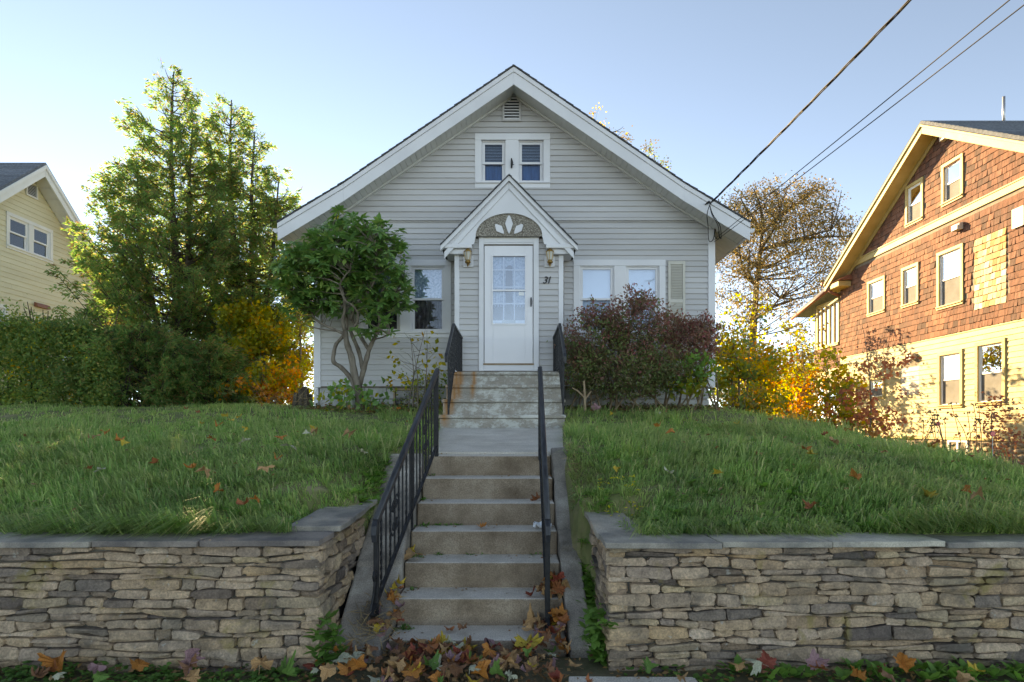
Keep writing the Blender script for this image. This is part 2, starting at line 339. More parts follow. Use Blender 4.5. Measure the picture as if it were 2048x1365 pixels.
# ------------------------------------------------------------------ ground
def H(x, y):
    x = np.asarray(x, float); y = np.asarray(y, float)
    b = np.interp(y, [3.4, 3.72, 4.5, 5.44, 6.5, 7.85, 9, 10.5, 13, 40], [.68, .72, .95, 1.18, 1.30, 1.43, 1.60, 1.75, 1.80, 1.8])
    b = b + .02 * np.sin(x * 1.7 + y * .9) + .015 * np.sin(x * 3.1 - y * 2.3 + 1)
    b = np.maximum(b - .056 * np.clip(x - 2.7, 0, None) ** 2, np.minimum(b, .45))
    c1 = np.clip((x + 1.62) / .14, 0, 1) * (x < 0) * np.clip((4.50 - y) / .12, 0, 1); b = b * (1 - c1) + np.minimum(b, .735) * c1
    c2 = np.clip((.98 - x) / .14, 0, 1) * (x > 0) * np.clip((4.40 - y) / .12, 0, 1); b = b * (1 - c2) + np.minimum(b, .70) * c2
    lo = np.interp(y, [3.4, 3.72, 5.44, 5.72], [-.35, -.27, .82, 1.0])
    ck = .61 * (y - 3.6) + .06; late = np.clip((y - 4.45) / .25, 0, 1)
    for w_ in (np.clip((x + 1.55) / .4, 0, 1) * (x < 0), np.clip((.92 - x) / .4, 0, 1) * (x >= 0)):
        w_ = w_ * late * (y < 5.5); b = b * (1 - w_) + np.minimum(b, ck) * w_
    def box(v, a, c, w): return np.clip((v - a) / w + .5, 0, 1) * np.clip((c - v) / w + .5, 0, 1)
    el = np.interp(y, [4.35, 4.75], [-1.23, -1.06]); er = np.interp(y, [3.95, 4.45], [.64, .42])
    m = np.clip((x - el) / .05 + .5, 0, 1) * np.clip((er - x) / .05 + .5, 0, 1) * np.clip((5.66 - y) / .06 + .5, 0, 1)
    z = b * (1 - m) + np.minimum(lo, b) * m
    wl = np.interp(y, [5.4, 7.85], [-.80, -1.0]); wr = np.interp(y, [5.4, 7.85], [.46, .64])
    mw = np.clip((x - wl) / .08 + .2, 0, 1) * np.clip((wr - x) / .08 + .2, 0, 1) * np.clip((y - 5.66) / .06, 0, 1) * np.clip((8.6 - y) / .3, 0, 1)
    wz = np.interp(y, [5.44, 7.85], [1.14, 1.387]) - .07
    return z * (1 - mw) + wz * mw
def Hs(x, y): return float(H(x, y))

gx = np.concatenate([[-600, -300, -150, -80, -50, -30], np.arange(-22, -9, 1.0), np.arange(-9, -1.6, .2), np.arange(-1.6, .9, .04), np.arange(.9, 9.1, .2), [10, 12, 15, 20, 30, 50, 80, 150, 300, 600]])
gy = np.concatenate([np.arange(3.60, 5.7, .06), np.arange(5.7, 12, .15), [12.5, 13, 14, 16, 18, 20, 25, 30, 40, 60, 100, 200, 400, 800]])
GX, GY = np.meshgrid(gx, gy); GZ = H(GX, GY); nx, ny = len(gx), len(gy)
mb = MB(); mb.v = list(zip(GX.ravel().tolist(), GY.ravel().tolist(), GZ.ravel().tolist()))
mb.f = [(j * nx + i, j * nx + i + 1, (j + 1) * nx + i + 1, (j + 1) * nx + i) for j in range(ny - 1) for i in range(nx - 1)]
n0 = len(mb.v)
mb.v += [(x, 3.60, -.3) for x in gx]; mb.f += [(n0 + i, n0 + i + 1, i + 1, i) for i in range(nx - 1)]
obj('lawn_ground', mb, M['lawnsoil'], smooth=True, kind='structure')
obj('ground', MB().box(-600, 600, -600, 3.70, -.4, -.02), M['soil'], kind='structure')
obj('sidewalk', MB().box(-80, 80, 1.3, 3.16, -.1, 0.0), M['sidewalk'], kind='structure')
obj('street', MB().box(-300, 300, -9, -.2, -.1, -.012), M['asphalt'], kind='structure')
obj('kerb', MB().box(-80, 80, -.2, -.04, -.1, .10), M['sidewalk'], kind='structure', bevel=.015)
# front walk slabs
w = [];
walk = None
ys = [5.70, 6.42, 7.14, 7.86]
for i in range(3):
    y0, y1 = ys[i], ys[i + 1] - .008
    z0 = np.interp(y0, [5.44, 7.85], [1.14, 1.387]); z1 = np.interp(y1, [5.44, 7.85], [1.14, 1.387])
    l0, l1 = np.interp([y0, y1], [5.4, 7.85], [-.78, -.99]); r0, r1 = np.interp([y0, y1], [5.4, 7.85], [.45, .63])
    m_ = MB().hexa([(l0, y0, z0 - .1), (r0, y0, z0 - .1), (r1, y1, z1 - .1), (l1, y1, z1 - .1), (l0, y0, z0), (r0, y0, z0), (r1, y1, z1), (l1, y1, z1)])
    if walk is None: walk = obj('front_walk', m_, M['walk'], kind='structure', bevel=.008)
    else: obj('walk_slab', m_, M['walk'], walk, bevel=.008)
# sidewalk paving edge near the right wall
obj('paving_slab', MB().hexa([(.28, 3.18, -.05), (1.0, 3.18, -.05), (1.0, 3.33, -.05), (.30, 3.34, -.05), (.28, 3.18, .012), (1.0, 3.18, .012), (1.0, 3.33, .012), (.30, 3.34, .012)]), M['walk'], bpy.data.objects['sidewalk'], bevel=.008)

# ------------------------------------------------------------------ facade tools
class Fac:
    def __init__(s, o, u, n): s.o = Vector(o); s.u = Vector(u); s.n = Vector(n)
    def P(s, u, out, z):
        p = s.o + s.u * u + s.n * out; return Vector((p.x, p.y, z))
    def box(s, mb, u0, u1, o0, o1, z0, z1):
        P = s.P
        return mb.hexa([P(u0, o1, z0), P(u1, o1, z0), P(u1, o0, z0), P(u0, o0, z0), P(u0, o1, z1), P(u1, o1, z1), P(u1, o0, z1), P(u0, o0, z1)])
    def poly(s, mb, pts, o0, o1):    # pts (u,z)
        return mb.prism([s.P(u, o1, z) for u, z in pts], s.n * (o0 - o1))
def FB(F, *a): return F.box(MB(), *a)

def wall_sheet(F, ub, lo, hi, opens, t=.12):
    """wall with real openings; ub=(u0,u1), lo z, hi(u) roof line"""
    mb = MB(); us = sorted({ub[0], ub[1], *[a for o in opens for a in o[:2]], *hi[1]})
    us = [u for u in us if ub[0] <= u <= ub[1]]
    for a, b in zip(us[:-1], us[1:]):
        if b - a < 1e-6: continue
        mid = (a + b) / 2; z = lo
        for o in sorted([o for o in opens if o[0] <= mid <= o[1]], key=lambda o: o[2]):
            if o[2] > z: F.box(mb, a, b, -t, 0, z, o[2])
            z = o[3]
        za, zb = hi[0](a), hi[0](b)
        if max(za, zb) > z + .002:
            za = max(za, z + .001); zb = max(zb, z + .001)
            F.poly(mb, [(a, z), (b, z), (b, zb), (a, za)], -t, 0)
    return mb

def siding(F, parent, mat, lf, rf, z0, z1, h, opens, thick=.017, name='siding_board', maxlen=3.6, rng=RNG, zlabel=None):
    z = z0
    while z < z1 - .012:
        zt = min(z + h, z1)
        a0, b0, a1, b1 = lf(z), rf(z), lf(zt), rf(zt)
        if b0 - a0 < .03: break
        if b1 < a1: a1 = b1 = (a1 + b1) / 2
        segs = [(a0, b0, a1, b1)]
        for o in opens:
            if min(zt, o[3]) - max(z, o[2]) > .5 * (zt - z):
                ns = []
                for s in segs:
                    if o[1] <= min(s[0], s[2]) or o[0] >= max(s[1], s[3]): ns.append(s); continue
                    if o[0] > s[0]: ns.append((s[0], o[0], min(s[2], o[0]), o[0]))
                    if o[1] < s[1]: ns.append((o[1], s[1], o[1], max(s[3], o[1])))
                segs = ns
        out = []
        for s in segs:
            if s[1] - s[0] > maxlen + .8:
                c = s[0] + rng.uniform(.35, .65) * (s[1] - s[0]); c = min(max(c, s[2] + .1), s[3] - .1) if s[3] - s[2] > .4 else c
                if s[3] - s[2] > .4: out += [(s[0], c - .001, s[2], c - .001), (c + .001, s[1], c + .001, s[3])]
                else: out.append(s)
            else: out.append(s)
        for s in out:
            if s[1] - s[0] < .015: continue
            P = F.P; dz = .003; e = rng.uniform(-.0012, .0012)
            mb = MB().hexa([P(s[0], thick + e, z + dz), P(s[1], thick + e, z + dz), P(s[1], .001, z + dz), P(s[0], .001, z + dz),
                            P(s[2], .004, zt + dz), P(s[3], .004, zt + dz), P(s[3], .001, zt + dz), P(s[2], .001, zt + dz)])
            obj(name, mb, mat, parent)
        z = zt

def window(F, house, units, z0, z1, trim=.09, tmat=None, smat=None, glass=None, reveal=.07, rail=.5, up=None, lo=None, sill=True, out=.035, name='window', headextra=0, label=None, glass2=None):
    """units: list of (u0,u1) openings; one casing round them all"""
    tmat = tmat or M['trim']; smat = smat or M['trim']; glass = glass or M['glass']
    a, b = units[0][0], units[-1][1]; mb = MB()
    F.box(mb, a - trim, b + trim, 0.003, out, z1, z1 + trim + headextra)
    F.box(mb, a - trim, b + trim, 0.003, out, z0 - trim, z0)
    F.box(mb, a - trim, a, 0.004, out - .002, z0, z1); F.box(mb, b, b + trim, 0.004, out - .002, z0, z1)
    for (p, q), (r, s) in zip(units[:-1], units[1:]): F.box(mb, q, r, -reveal, out - .004, z0, z1)
    w = obj(name, mb, tmat, house, bevel=.004, label=label)
    if sill: obj('sill', FB(F, a - trim * .9, b + trim * .9, .004, out + .03, z0 - .035, z0 - .002), tmat, w, bevel=.004)
    zm = z0 + (z1 - z0) * rail; sw = .042
    for (p, q) in units:
        mb = MB(); j = .018   # jamb liner
        for (x0, x1) in ((p, p + j), (q - j, q)): F.box(mb, x0, x1, -reveal, .006, z0, z1)
        F.box(mb, p + j, q - j, -reveal, .005, z1 - j, z1); F.box(mb, p + j, q - j, -reveal, .005, z0, z0 + j)
        obj('jamb', mb, smat, w)
        for nm, y0, y1, o0, o1 in (('upper_sash', zm - .02, z1 - j, -.034, -.008), ('lower_sash', z0 + j, zm + .02, -.062, -.036)):
            mb = MB(); l, r = p + j + .001, q - j - .001
            F.box(mb, l, l + sw, o0, o1, y0, y1); F.box(mb, r - sw, r, o0, o1, y0, y1)
            F.box(mb, l + sw, r - sw, o0, o1, y1 - sw * .9, y1); F.box(mb, l + sw, r - sw, o0, o1, y0, y0 + sw * .9)
            obj(nm, mb, smat, w, bevel=.003)
            obj('pane', FB(F, l + sw - .004, r - sw + .004, (o0 + o1) / 2 - .002, (o0 + o1) / 2 + .002, y0 + sw * .9 - .004, y1 - sw * .9 + .004), glass if nm == 'upper_sash' else (glass2 or glass), w)
        for what, y0, y1 in ((up, zm, z1 - j), (lo, z0 + j, zm)):
            if not what: continue
            nm, mt, o = what
            if nm == 'blind':
                y = y0 + .01
                while y < y1 - .02:
                    P = F.P; obj('blind_slat', MB().hexa([P(p + .03, o, y), P(q - .03, o, y), P(q - .03, o - .014, y + .012), P(p + .03, o - .014, y + .012), P(p + .03, o, y + .003), P(q - .03, o, y + .003), P(q - .03, o - .014, y + .015), P(p + .03, o - .014, y + .015)]), mt, w)
                    y += .027
            elif nm == 'curtain':
                mbc = MB(); n = 22; vs = []
                for i in range(n + 1):
                    u = p + .02 + (q - p - .04) * i / n; oo = o + .014 * math.sin(i * 2.1)
                    vs += [F.P(u, oo, y0), F.P(u, oo, y1)]
                mbc.add(vs, [(2 * i, 2 * i + 2, 2 * i + 3, 2 * i + 1) for i in range(n)])
                obj('curtain', mbc, mt, w, smooth=True)
            else:
                obj(nm, FB(F, p + .03, q - .03, o - .004, o, y0, y1), mt, w)
    return w
def cut(units, z0, z1, trim, k=.5):
    return (units[0][0] - trim * k, units[-1][1] + trim * k, z0 - trim * k, z1 + trim * k)

# ------------------------------------------------------------------ the bungalow
YW, XL, XR = 10.70, -3.58, 3.56; XC = -.02; HB = 19.5
def roofz(x):
    d = abs(x - XC)
    return 7.575 - .685 * d if d < 2.9 else 7.575 - .685 * 2.9 - .60 * (d - 2.9)
house = thing('bungalow', 'pale grey white sided bungalow with wide front gable above the stone steps', 'house', (XC, 15, 1.7))
F = Fac((0, YW, 0), (1, 0, 0), (0, -1, 0))
def pw(px): return (px - CX) / FPX * YW
def zw(py): return CAMZ + (CY - py) / FPX * YW
ZB = 5.135; ZS = 2.13
uw = [(pw(963), pw(1011)), (pw(1037), pw(1087))]; uz = (zw(366), zw(283))
rw = [(pw(1159), pw(1228)), (pw(1251), pw(1318))]; rz = (zw(664), zw(533))
lw = [(pw(728), pw(800)), (pw(822), pw(890))]; lz = (zw(664), zw(533))
vz = (zw(243), zw(197)); vu = (pw(1009), pw(1038))
bz = (1.78, 2.04); bu = (pw(786), pw(836))
ops_all = [(uw[0][0], uw[0][1], *uz), (uw[1][0], uw[1][1], *uz), (rw[0][0], rw[0][1], *rz), (rw[1][0], rw[1][1], *rz), (lw[0][0], lw[0][1], *lz), (lw[1][0], lw[1][1], *lz)]
wall = obj('wall', wall_sheet(F, (XL, XR), ZS - .02, (lambda x: roofz(x) - .16, [XC, XC - 2.9, XC + 2.9]), ops_all), M['shadow_gap'], house)
mb = MB(); mb.box(XL, XL + .12, YW + .13, HB, ZS - .02, roofz(XL) - .16); mb.box(XR - .12, XR, YW + .13, HB, ZS - .02, roofz(XR) - .16)
mb.box(XL + .13, XR - .13, HB - .12, HB, ZS - .02, 7.2)
obj('side_wall', mb, M['siding'], house)
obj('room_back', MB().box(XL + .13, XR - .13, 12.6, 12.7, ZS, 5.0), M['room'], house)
obj('floor_slab', MB().box(XL + .13, XR - .13, YW + .14, HB - .14, ZS - .1, ZS), M['room'], house)
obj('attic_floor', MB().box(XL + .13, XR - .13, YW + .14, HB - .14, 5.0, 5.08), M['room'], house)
sid_lo = [cut(rw, *rz, .10), cut(lw, *lz, .10), (pw(912), pw(1128), 0, 4.9)]
siding(F, wall, M['siding'], lambda z: XL + .1, lambda z: XR - .1, ZS, ZB - .03, .0975, sid_lo, thick=.024)
# gable siding: sits 35 mm proud
FG = Fac((0, YW - .035, 0), (1, 0, 0), (0, -1, 0))
def gl(z):
    zz = z + .20
    d = (7.575 - zz) / .685 if zz > 7.575 - .685 * 2.9 else 2.9 + (7.575 - .685 * 2.9 - zz) / .60
    return max(0.0, d)
siding(FG, wall, M['siding'], lambda z: XC - gl(z), lambda z: XC + gl(z), ZB, 7.36, .1005, [cut(uw, *uz, .10), (vu[0], vu[1], *vz)], thick=.024)
obj('belt_trim', FB(F, XC - gl(ZB) + .1, XC + gl(ZB) - .1, 0.004, .052, ZB - .05, ZB + .001), M['siding'], house)
for x0, x1 in ((XL - .012, XL + .11), (XR - .11, XR + .012)):
    obj('corner_board', FB(F, x0, x1, .004, .034, ZS - .02, roofz((x0 + x1) / 2) - .2), M['trim'], house, bevel=.004)
obj('corner_post', FB(F, XL - .012, XL + .06, -.1, .02, 1.62, ZS - .024), M['trim'], house, bevel=.004)
# foundation of blocks
mb = MB(); 
fd = obj('foundation', MB().box(XL + .09, XR - .09, YW + .09, HB - .1, 1.3, ZS - .025), M['backing'], house)
for r, z in enumerate((1.50, 1.705, 1.91)):
    x = XL + .08 - (.2 if r % 2 else 0)
    while x < XR - .1:
        a, b = max(x, XL + .08), min(x + .392, XR - .08)
        if not (b > bu[0] and a < bu[1] and r > 0):
            obj('block', MB().box(a, b, YW + .03, YW + .1, z, z + .197), M['found'], fd, bevel=.006)
        else:
            if a < bu[0] - .03: obj('block', MB().box(a, bu[0], YW + .03, YW + .1, z, z + .197), M['found'], fd, bevel=.006)
            if b > bu[1] + .03: obj('block', MB().box(bu[1], b, YW + .03, YW + .1, z, z + .197), M['found'], fd, bevel=.006)
        x += .40
FF = Fac((0, YW + .05, 0), (1, 0, 0), (0, -1, 0))
mb = MB(); a, b = bu
FF.box(mb, a, a + .03, -.03, .03, 1.71, 2.10); FF.box(mb, b - .03, b, -.03, .03, 1.71, 2.10); FF.box(mb, a + .03, b - .03, -.03, .03, 2.06, 2.10)
bw = obj('basement_window', mb, M['fence'], house); obj('pane', FB(FF, a + .03, b - .03, -.03, -.016, 1.70, 2.06), M['darkglass'], bw)
# windows
window(F, house, uw, *uz, trim=.115, glass=M['glass_lo'], up=('blind', M['blind'], -.085), lo=('curtain', M['bluecloth'], -.10), out=.062, reveal=.07, rail=.48)
window(F, house, rw, *rz, trim=.11, up=('roller_shade', M['shade'], -.085), lo=('curtain', M['blind'], -.13), reveal=.075, glass2=M['glass_lo'])
window(F, house, lw, *lz, trim=.11, up=('curtain', M['lace'], -.11), lo=('curtain', M['brncloth'], -.11), reveal=.075, glass2=M['glass_lo'])
obj('window_latch', MB().tube([F.P(pw(1023), .075, zw(340)), F.P(pw(1024), .085, zw(330)), F.P(pw(1023), .075, zw(321))], [.014, .022, .01], 6).tube([F.P(pw(1024), .08, zw(333)), F.P(pw(1028), .09, zw(334))], .006, 5), M['black'], house)
# gable vent
FV = FG
mb = MB(); a, b = vu; t = .035
FV.box(mb, a - t, b + t, .004, .05, vz[1], vz[1] + t); FV.box(mb, a - t, b + t, .004, .05, vz[0] - t, vz[0])
FV.box(mb, a - t, a, .004, .048, *vz); FV.box(mb, b, b + t, .004, .048, *vz)
vent = obj('gable_vent', mb, M['siding'], house, bevel=.004)
obj('vent_back', FB(FV, a, b, .002, .006, *vz), M['dark'], vent)
n = 8
for i in range(n):
    z = vz[0] + (vz[1] - vz[0]) * i / n; P = FV.P
    obj('slat', MB().hexa([P(a, .046, z), P(b, .046, z), P(b, .036, z), P(a, .036, z), P(a, .030, z + .030), P(b, .030, z + .030), P(b, .020, z + .030), P(a, .020, z + .030)]), M['trim'], vent)
# roof
YB = 10.20
prof = [(XC - 4.03, roofz(XC - 4.03)), (XC - 2.9, roofz(XC - 2.9)), (XC, roofz(XC)), (XC + 2.9, roofz(XC + 2.9)), (XC + 4.03, roofz(XC + 4.03))]
def off(pr, d): return [(x, z - d) for x, z in pr]
def strip(pr, d0, d1, y0, y1):
    mb = MB(); T, B = off(pr, d0), off(pr, d1)
    for i in range(len(pr) - 1):
        mb.hexa([(B[i][0], y0, B[i][1]), (B[i + 1][0], y0, B[i + 1][1]), (B[i + 1][0], y1, B[i + 1][1]), (B[i][0], y1, B[i][1]),
                 (T[i][0], y0, T[i][1]), (T[i + 1][0], y0, T[i + 1][1]), (T[i + 1][0], y1, T[i + 1][1]), (T[i][0], y1, T[i][1])])
    return mb
roof = obj('roof', strip(prof, 0.03, .10, YB + .02, HB + .4), M['roof'], house)
# shingle courses showing as steps along the rake
def along(pr):
    pts = []; L = 0
    for (a, b) in zip(pr[:-1], pr[1:]):
        l = math.hypot(b[0] - a[0], b[1] - a[1]); pts.append((L, L + l, a, b)); L += l
    def at_(s):
        for s0, s1, a, b in pts:
            if s <= s1 + 1e-9:
                t = (s - s0) / (s1 - s0); return (a[0] + (b[0] - a[0]) * t, a[1] + (b[1] - a[1]) * t)
        return pts[-1][3]
    return at_, L
for side in (0, 1):
    pr = prof[:3] if side == 0 else prof[:1:-1]
    f_, L = along(pr); s = 0
    while s < L - .02:
        e = min(s + .15, L); (xa, za), (xb, zb) = f_(s), f_(e)
        yj = YB - .035 + RNG.uniform(-.006, .006)
        obj('shingle_course', MB().hexa([(xa, yj, za - .028), (xb, yj, zb - .028), (xb, HB + .4, zb - .028), (xa, HB + .4, za - .028), (xa, yj, za + .005), (xb, yj, zb - .006), (xb, HB + .4, zb - .006), (xa, HB + .4, za + .005)]), M['roof'], roof)
        s = e
for nm, d0, d1, y0, y1 in (('rake_crown', .032, .115, YB - .022, YB + .02), ('rake_board', .117, .33, YB - .005, YB + .018)):
    for seg in (prof[:3], prof[2:]):
        obj(nm, strip(seg, d0, d1, y0, y1), M['trim'], house, bevel=.005)
for sd in (-1, 1):   # rake soffit panels
    x = .04
    sof = obj('soffit', strip([(XC + sd * t_, roofz(XC + sd * t_)) for t_ in ((0, 2.9, 3.6) if sd > 0 else (3.6, 2.9, 0))], .235, .25, YB + .02, YW - .03), M['soffit'], house)
    while x < 3.98:
        x1 = min(x + .088, 3.98)
        a, b = XC + sd * x, XC + sd * (x1 - .007)
        if a > b: a, b = b, a
        za, zb = roofz(a), roofz(b)
        obj('soffit_panel', MB().hexa([(a, YB + .021, za - .266), (b, YB + .021, zb - .266), (b, YW - .04, zb - .266), (a, YW - .04, za - .266), (a, YB + .021, za - .252), (b, YB + .021, zb - .252), (b, YW - .04, zb - .252), (a, YW - .04, za - .252)]), M['soffit'], sof)
        x = x1
    obj('frieze', strip([(XC + sd * t_, roofz(XC + sd * t_)) for t_ in ((0.05, 2.9, 3.5) if sd > 0 else (3.5, 2.9, 0.05))], .268, .305, YW - .085, YW - .04), M['soffit'], house)
    # side eave soffit: level boards back along the side wall
    xo, xi = (XR, XC + 4.0) if sd > 0 else (XC - 4.0, XL)
    ze = roofz(XC + 4.03) - .30
    def slab(y0, y1, d0, d1):
        a, b = xo + .004, xi - .004; za, zb = roofz(a), roofz(b)
        return MB().hexa([(a, y0, za - d1), (b, y0, zb - d1), (b, y1, zb - d1), (a, y1, za - d1), (a, y0, za - d0), (b, y0, zb - d0), (b, y1, zb - d0), (a, y1, za - d0)])
    es = obj('eave_soffit', slab(YB + .03, HB, .235, .25), M['soffit'], house)
    y = YW - .02
    while y < HB - .3:
        obj('soffit_panel', slab(y, y + .145, .252, .266), M['soffit'], es); y += .152
    xg = XC + sd * 4.02
    obj('eave_fascia', MB().box(min(xg, xg - sd * .02), max(xg, xg - sd * .02), YB + .03, HB + .35, ze + .03, ze + .25), M['trim'], house)
    g = []
    for k in range(9):
        t_ = math.pi + math.pi * k / 8; g.append((xg + sd * .062 + .055 * math.cos(t_), ze + .20 + .075 * math.sin(t_)))
    mb = MB()
    for (p, q) in zip(g[:-1], g[1:]):
        mb.add([(p[0], YB + .06, p[1]), (q[0], YB + .06, q[1]), (q[0], HB + .3, q[1]), (p[0], HB + .3, p[1])], [(0, 1, 2, 3)])
    mb.add([(a, YB + .06, z) for a, z in g], [tuple(range(9))])
    obj('gutter', mb, M['trim'], house)

# vestibule -------------------------------------------------------
YV = 10.0; YH = 9.86; HC = (1018 - CX) / FPX * YH
FVb = Fac((0, YV, 0), (1, 0, 0), (0, -1, 0))
def pv(px): return (px - CX) / FPX * YV
def zv(py): return CAMZ + (CY - py) / FPX * YV
va, vb = pv(910), pv(1126); ZV0, ZV1 = zv(743), 4.72
dr = (pv(958), pv(1077.5)); ds = (pv(968), pv(1066.5)); dz = (zv(727.5), zv(493))
vw = obj('vestibule_wall', wall_sheet(FVb, (va, vb), ZV0 - .1, (lambda u: ZV1, []), [(ds[0], ds[1], dz[0], dz[1])], .1), M['shadow_gap'], house)
mb = MB(); mb.box(va, va + .08, YV + .102, YW - .02, ZV0 - .1, ZV1); mb.box(vb - .08, vb, YV + .102, YW - .02, ZV0 - .1, ZV1)
obj('vestibule_side', mb, M['siding'], house)
siding(FVb, vw, M['siding'], lambda z: va + .07, lambda z: vb - .07, ZV0, 4.55, .0975, [(dr[0], dr[1], 0, 9)], thick=.024)
for x0, x1 in ((va - .006, va + .075), (vb - .075, vb + .006)):
    obj('corner_board', FB(FVb, x0, x1, .004, .03, ZV0 - .4, 4.42), M['trim'], house, bevel=.004)
# door casing
mb = MB(); zt = zv(476)
FVb.box(mb, dr[0], ds[0] - .002, .004, .05, ZV0, zt); FVb.box(mb, ds[1] + .002, dr[1], .004, .05, ZV0, zt); FVb.box(mb, ds[0] - .002, ds[1] + .002, .004, .048, dz[1] + .05, zt)
frame = obj('door_frame', mb, M['trim'], house, bevel=.005)
mb = MB(); FVb.box(mb, dr[0] - .02, dr[1] + .02, .004, .075, zt + .002, zt + .05)
obj('head_cap', mb, M['trim'], frame, bevel=.006)
obj('head_strip', FB(FVb, ds[0], ds[1], .004, .03, dz[1] + .004, dz[1] + .02), M['shadow_gap'], frame)
obj('head_stop', FB(FVb, ds[0], ds[1], .004, .045, dz[1] + .022, dz[1] + .048), M['trim'], frame)
obj('threshold', FB(FVb, ds[0] - .01, ds[1] + .01, .004, .07, dz[0] - .03, dz[0] - .004), M['fence'], frame, bevel=.004)
obj('kick_board', FB(FVb, ds[0] - .001, ds[1] + .001, .004, .052, ZV0 + .004, dz[0] - .032), M['trim'], frame)
# storm door
wa, wb = pv(986), pv(1050); wz0, wz1 = zv(648), zv(514)
mb = MB(); a, b = ds[0] + .008, ds[1] - .008; z0, z1 = dz[0], dz[1]
FVb.box(mb, a, wa, -.01, .028, z0, z1); FVb.box(mb, wb, b, -.01, .028, z0, z1)
FVb.box(mb, wa, wb, -.01, .028, z0, wz0); FVb.box(mb, wa, wb, -.01, .028, wz1, z1)
door = obj('storm_door', mb, M['door'], house, bevel=.004)
mb = MB(); t = .026
FVb.box(mb, wa - t, wa, .029, .040, wz0 - t, wz1 + t); FVb.box(mb, wb, wb + t, .029, .040, wz0 - t, wz1 + t)
FVb.box(mb, wa, wb, .029, .039, wz1, wz1 + t); FVb.box(mb, wa, wb, .029, .039, wz0 - t, wz0)
obj('lite_frame', mb, M['door'], door, bevel=.003)
zm = zv(582)
obj('meeting_rail', FB(FVb, wa, wb, .006, .030, zm - .014, zm + .014), M['door'], door)
rows = [wz0 + .07, zv(607), zm - .016, zm + .016, zv(539.5), wz1]
cols = [wa, wa + (wb - wa) / 3, wa + (wb - wa) * 2 / 3, wb]
for z in (zv(607), zv(574), zv(539.5)): obj('muntin', FB(FVb, wa, wb, -.034, -.022, z - .011, z + .011), M['door'], door)
for c in cols[1:3]: obj('muntin', FB(FVb, c - .010, c + .010, -.036, -.020, wz0 + .06, wz1), M['door'], door)
for z0_, z1_ in ((wz0, zm - .014), (zm + .014, wz1)): obj('pane', FB(FVb, wa, wb, .012, .015, z0_, z1_), M['glass'], door)
obj('inner_panel', FB(FVb, wa - .02, wb + .02, -.05, -.02, wz0 - .02, wz0 + .062), M['door'], door)
obj('mail_slot', FB(FVb, pv(1004), pv(1031), -.0195, -.012, zv(648), zv(640)), M['cream'], door)
obj('sticker', FB(FVb, pv(1037.5), pv(1048), .0155, .0165, zv(592), zv(585)), M['white_plastic'], door)
obj('sticker_print', FB(FVb, pv(1038.5), pv(1047), .0166, .0170, zv(589), zv(588)), M['metal'], door)
# lace curtains on the inner door: two gathered halves drawn to the sides
for k, (c0, c1, zl) in enumerate(((wa, wa + .21, zv(610)), (wb - .21, wb, zv(610)), (wa, wb, zv(530)))):
    mbc = MB(); n = 30; vs = []
    for i in range(n + 1):
        u = c0 + (c1 - c0) * i / n; oo = -.075 + .012 * math.sin(i * 1.9) - .004 * k
        zz = zl + .02 * math.sin(i * .9)
        vs += [FVb.P(u, oo, zz), FVb.P(u, oo, wz1)]
    mbc.add(vs, [(2 * i, 2 * i + 2, 2 * i + 3, 2 * i + 1) for i in range(n)]); obj('lace_curtain', mbc, M['lace'], door, smooth=True)
obj('inner_room', FB(FVb, wa - .06, wb + .06, -.36, -.35, wz0 - .1, wz1 + .1), M['screen'], door)
hz = zv(606)
obj('handle', MB().tube([FVb.P(pv(1062), .03, hz - .07), FVb.P(pv(1062), .055, hz - .045), FVb.P(pv(1062), .06, hz), FVb.P(pv(1062), .055, hz + .045), FVb.P(pv(1062), .03, hz + .08)], [.008, .012, .013, .013, .01], 8), M['black'], door, smooth=True)
# hood
def ph(px): return (px - CX) / FPX * YH
def zh(py): return CAMZ + (CY - py) / FPX * YH
FH = Fac((0, YH, 0), (1, 0, 0), (0, -1, 0))
zp, zeH = zh(352), zh(489); hw = ph(1152) - HC
aw, az, ah = .55, zh(472), .372
NA = 22
arch = [(HC + aw * math.cos(math.pi * k / NA), az + ah * math.sin(math.pi * k / NA)) for k in range(NA + 1)]  # right to left
def ped_half(sgn):
    A = [(HC + sgn * aw * math.sin(math.pi / 2 * k / NA), az + ah * math.cos(math.pi / 2 * k / NA)) for k in range(NA + 1)]  # top->side
    A += [(HC + sgn * (aw + .03), zeH)]
    B = [(HC + sgn * (hw - .06) * k / (len(A) - 1), zp - .075 + (zeH - zp + .075) * k / (len(A) - 1)) for k in range(len(A))]
    m_ = MB()
    for i in range(len(A) - 1):
        q = [A[i], A[i + 1], B[i + 1], B[i]]
        if sgn > 0: q = q[::-1]
        FH.poly(m_, q, -.05, 0)
    return m_
hood = obj('hood', ped_half(1).add(ped_half(-1).v, ped_half(-1).f), M['trim'], house)
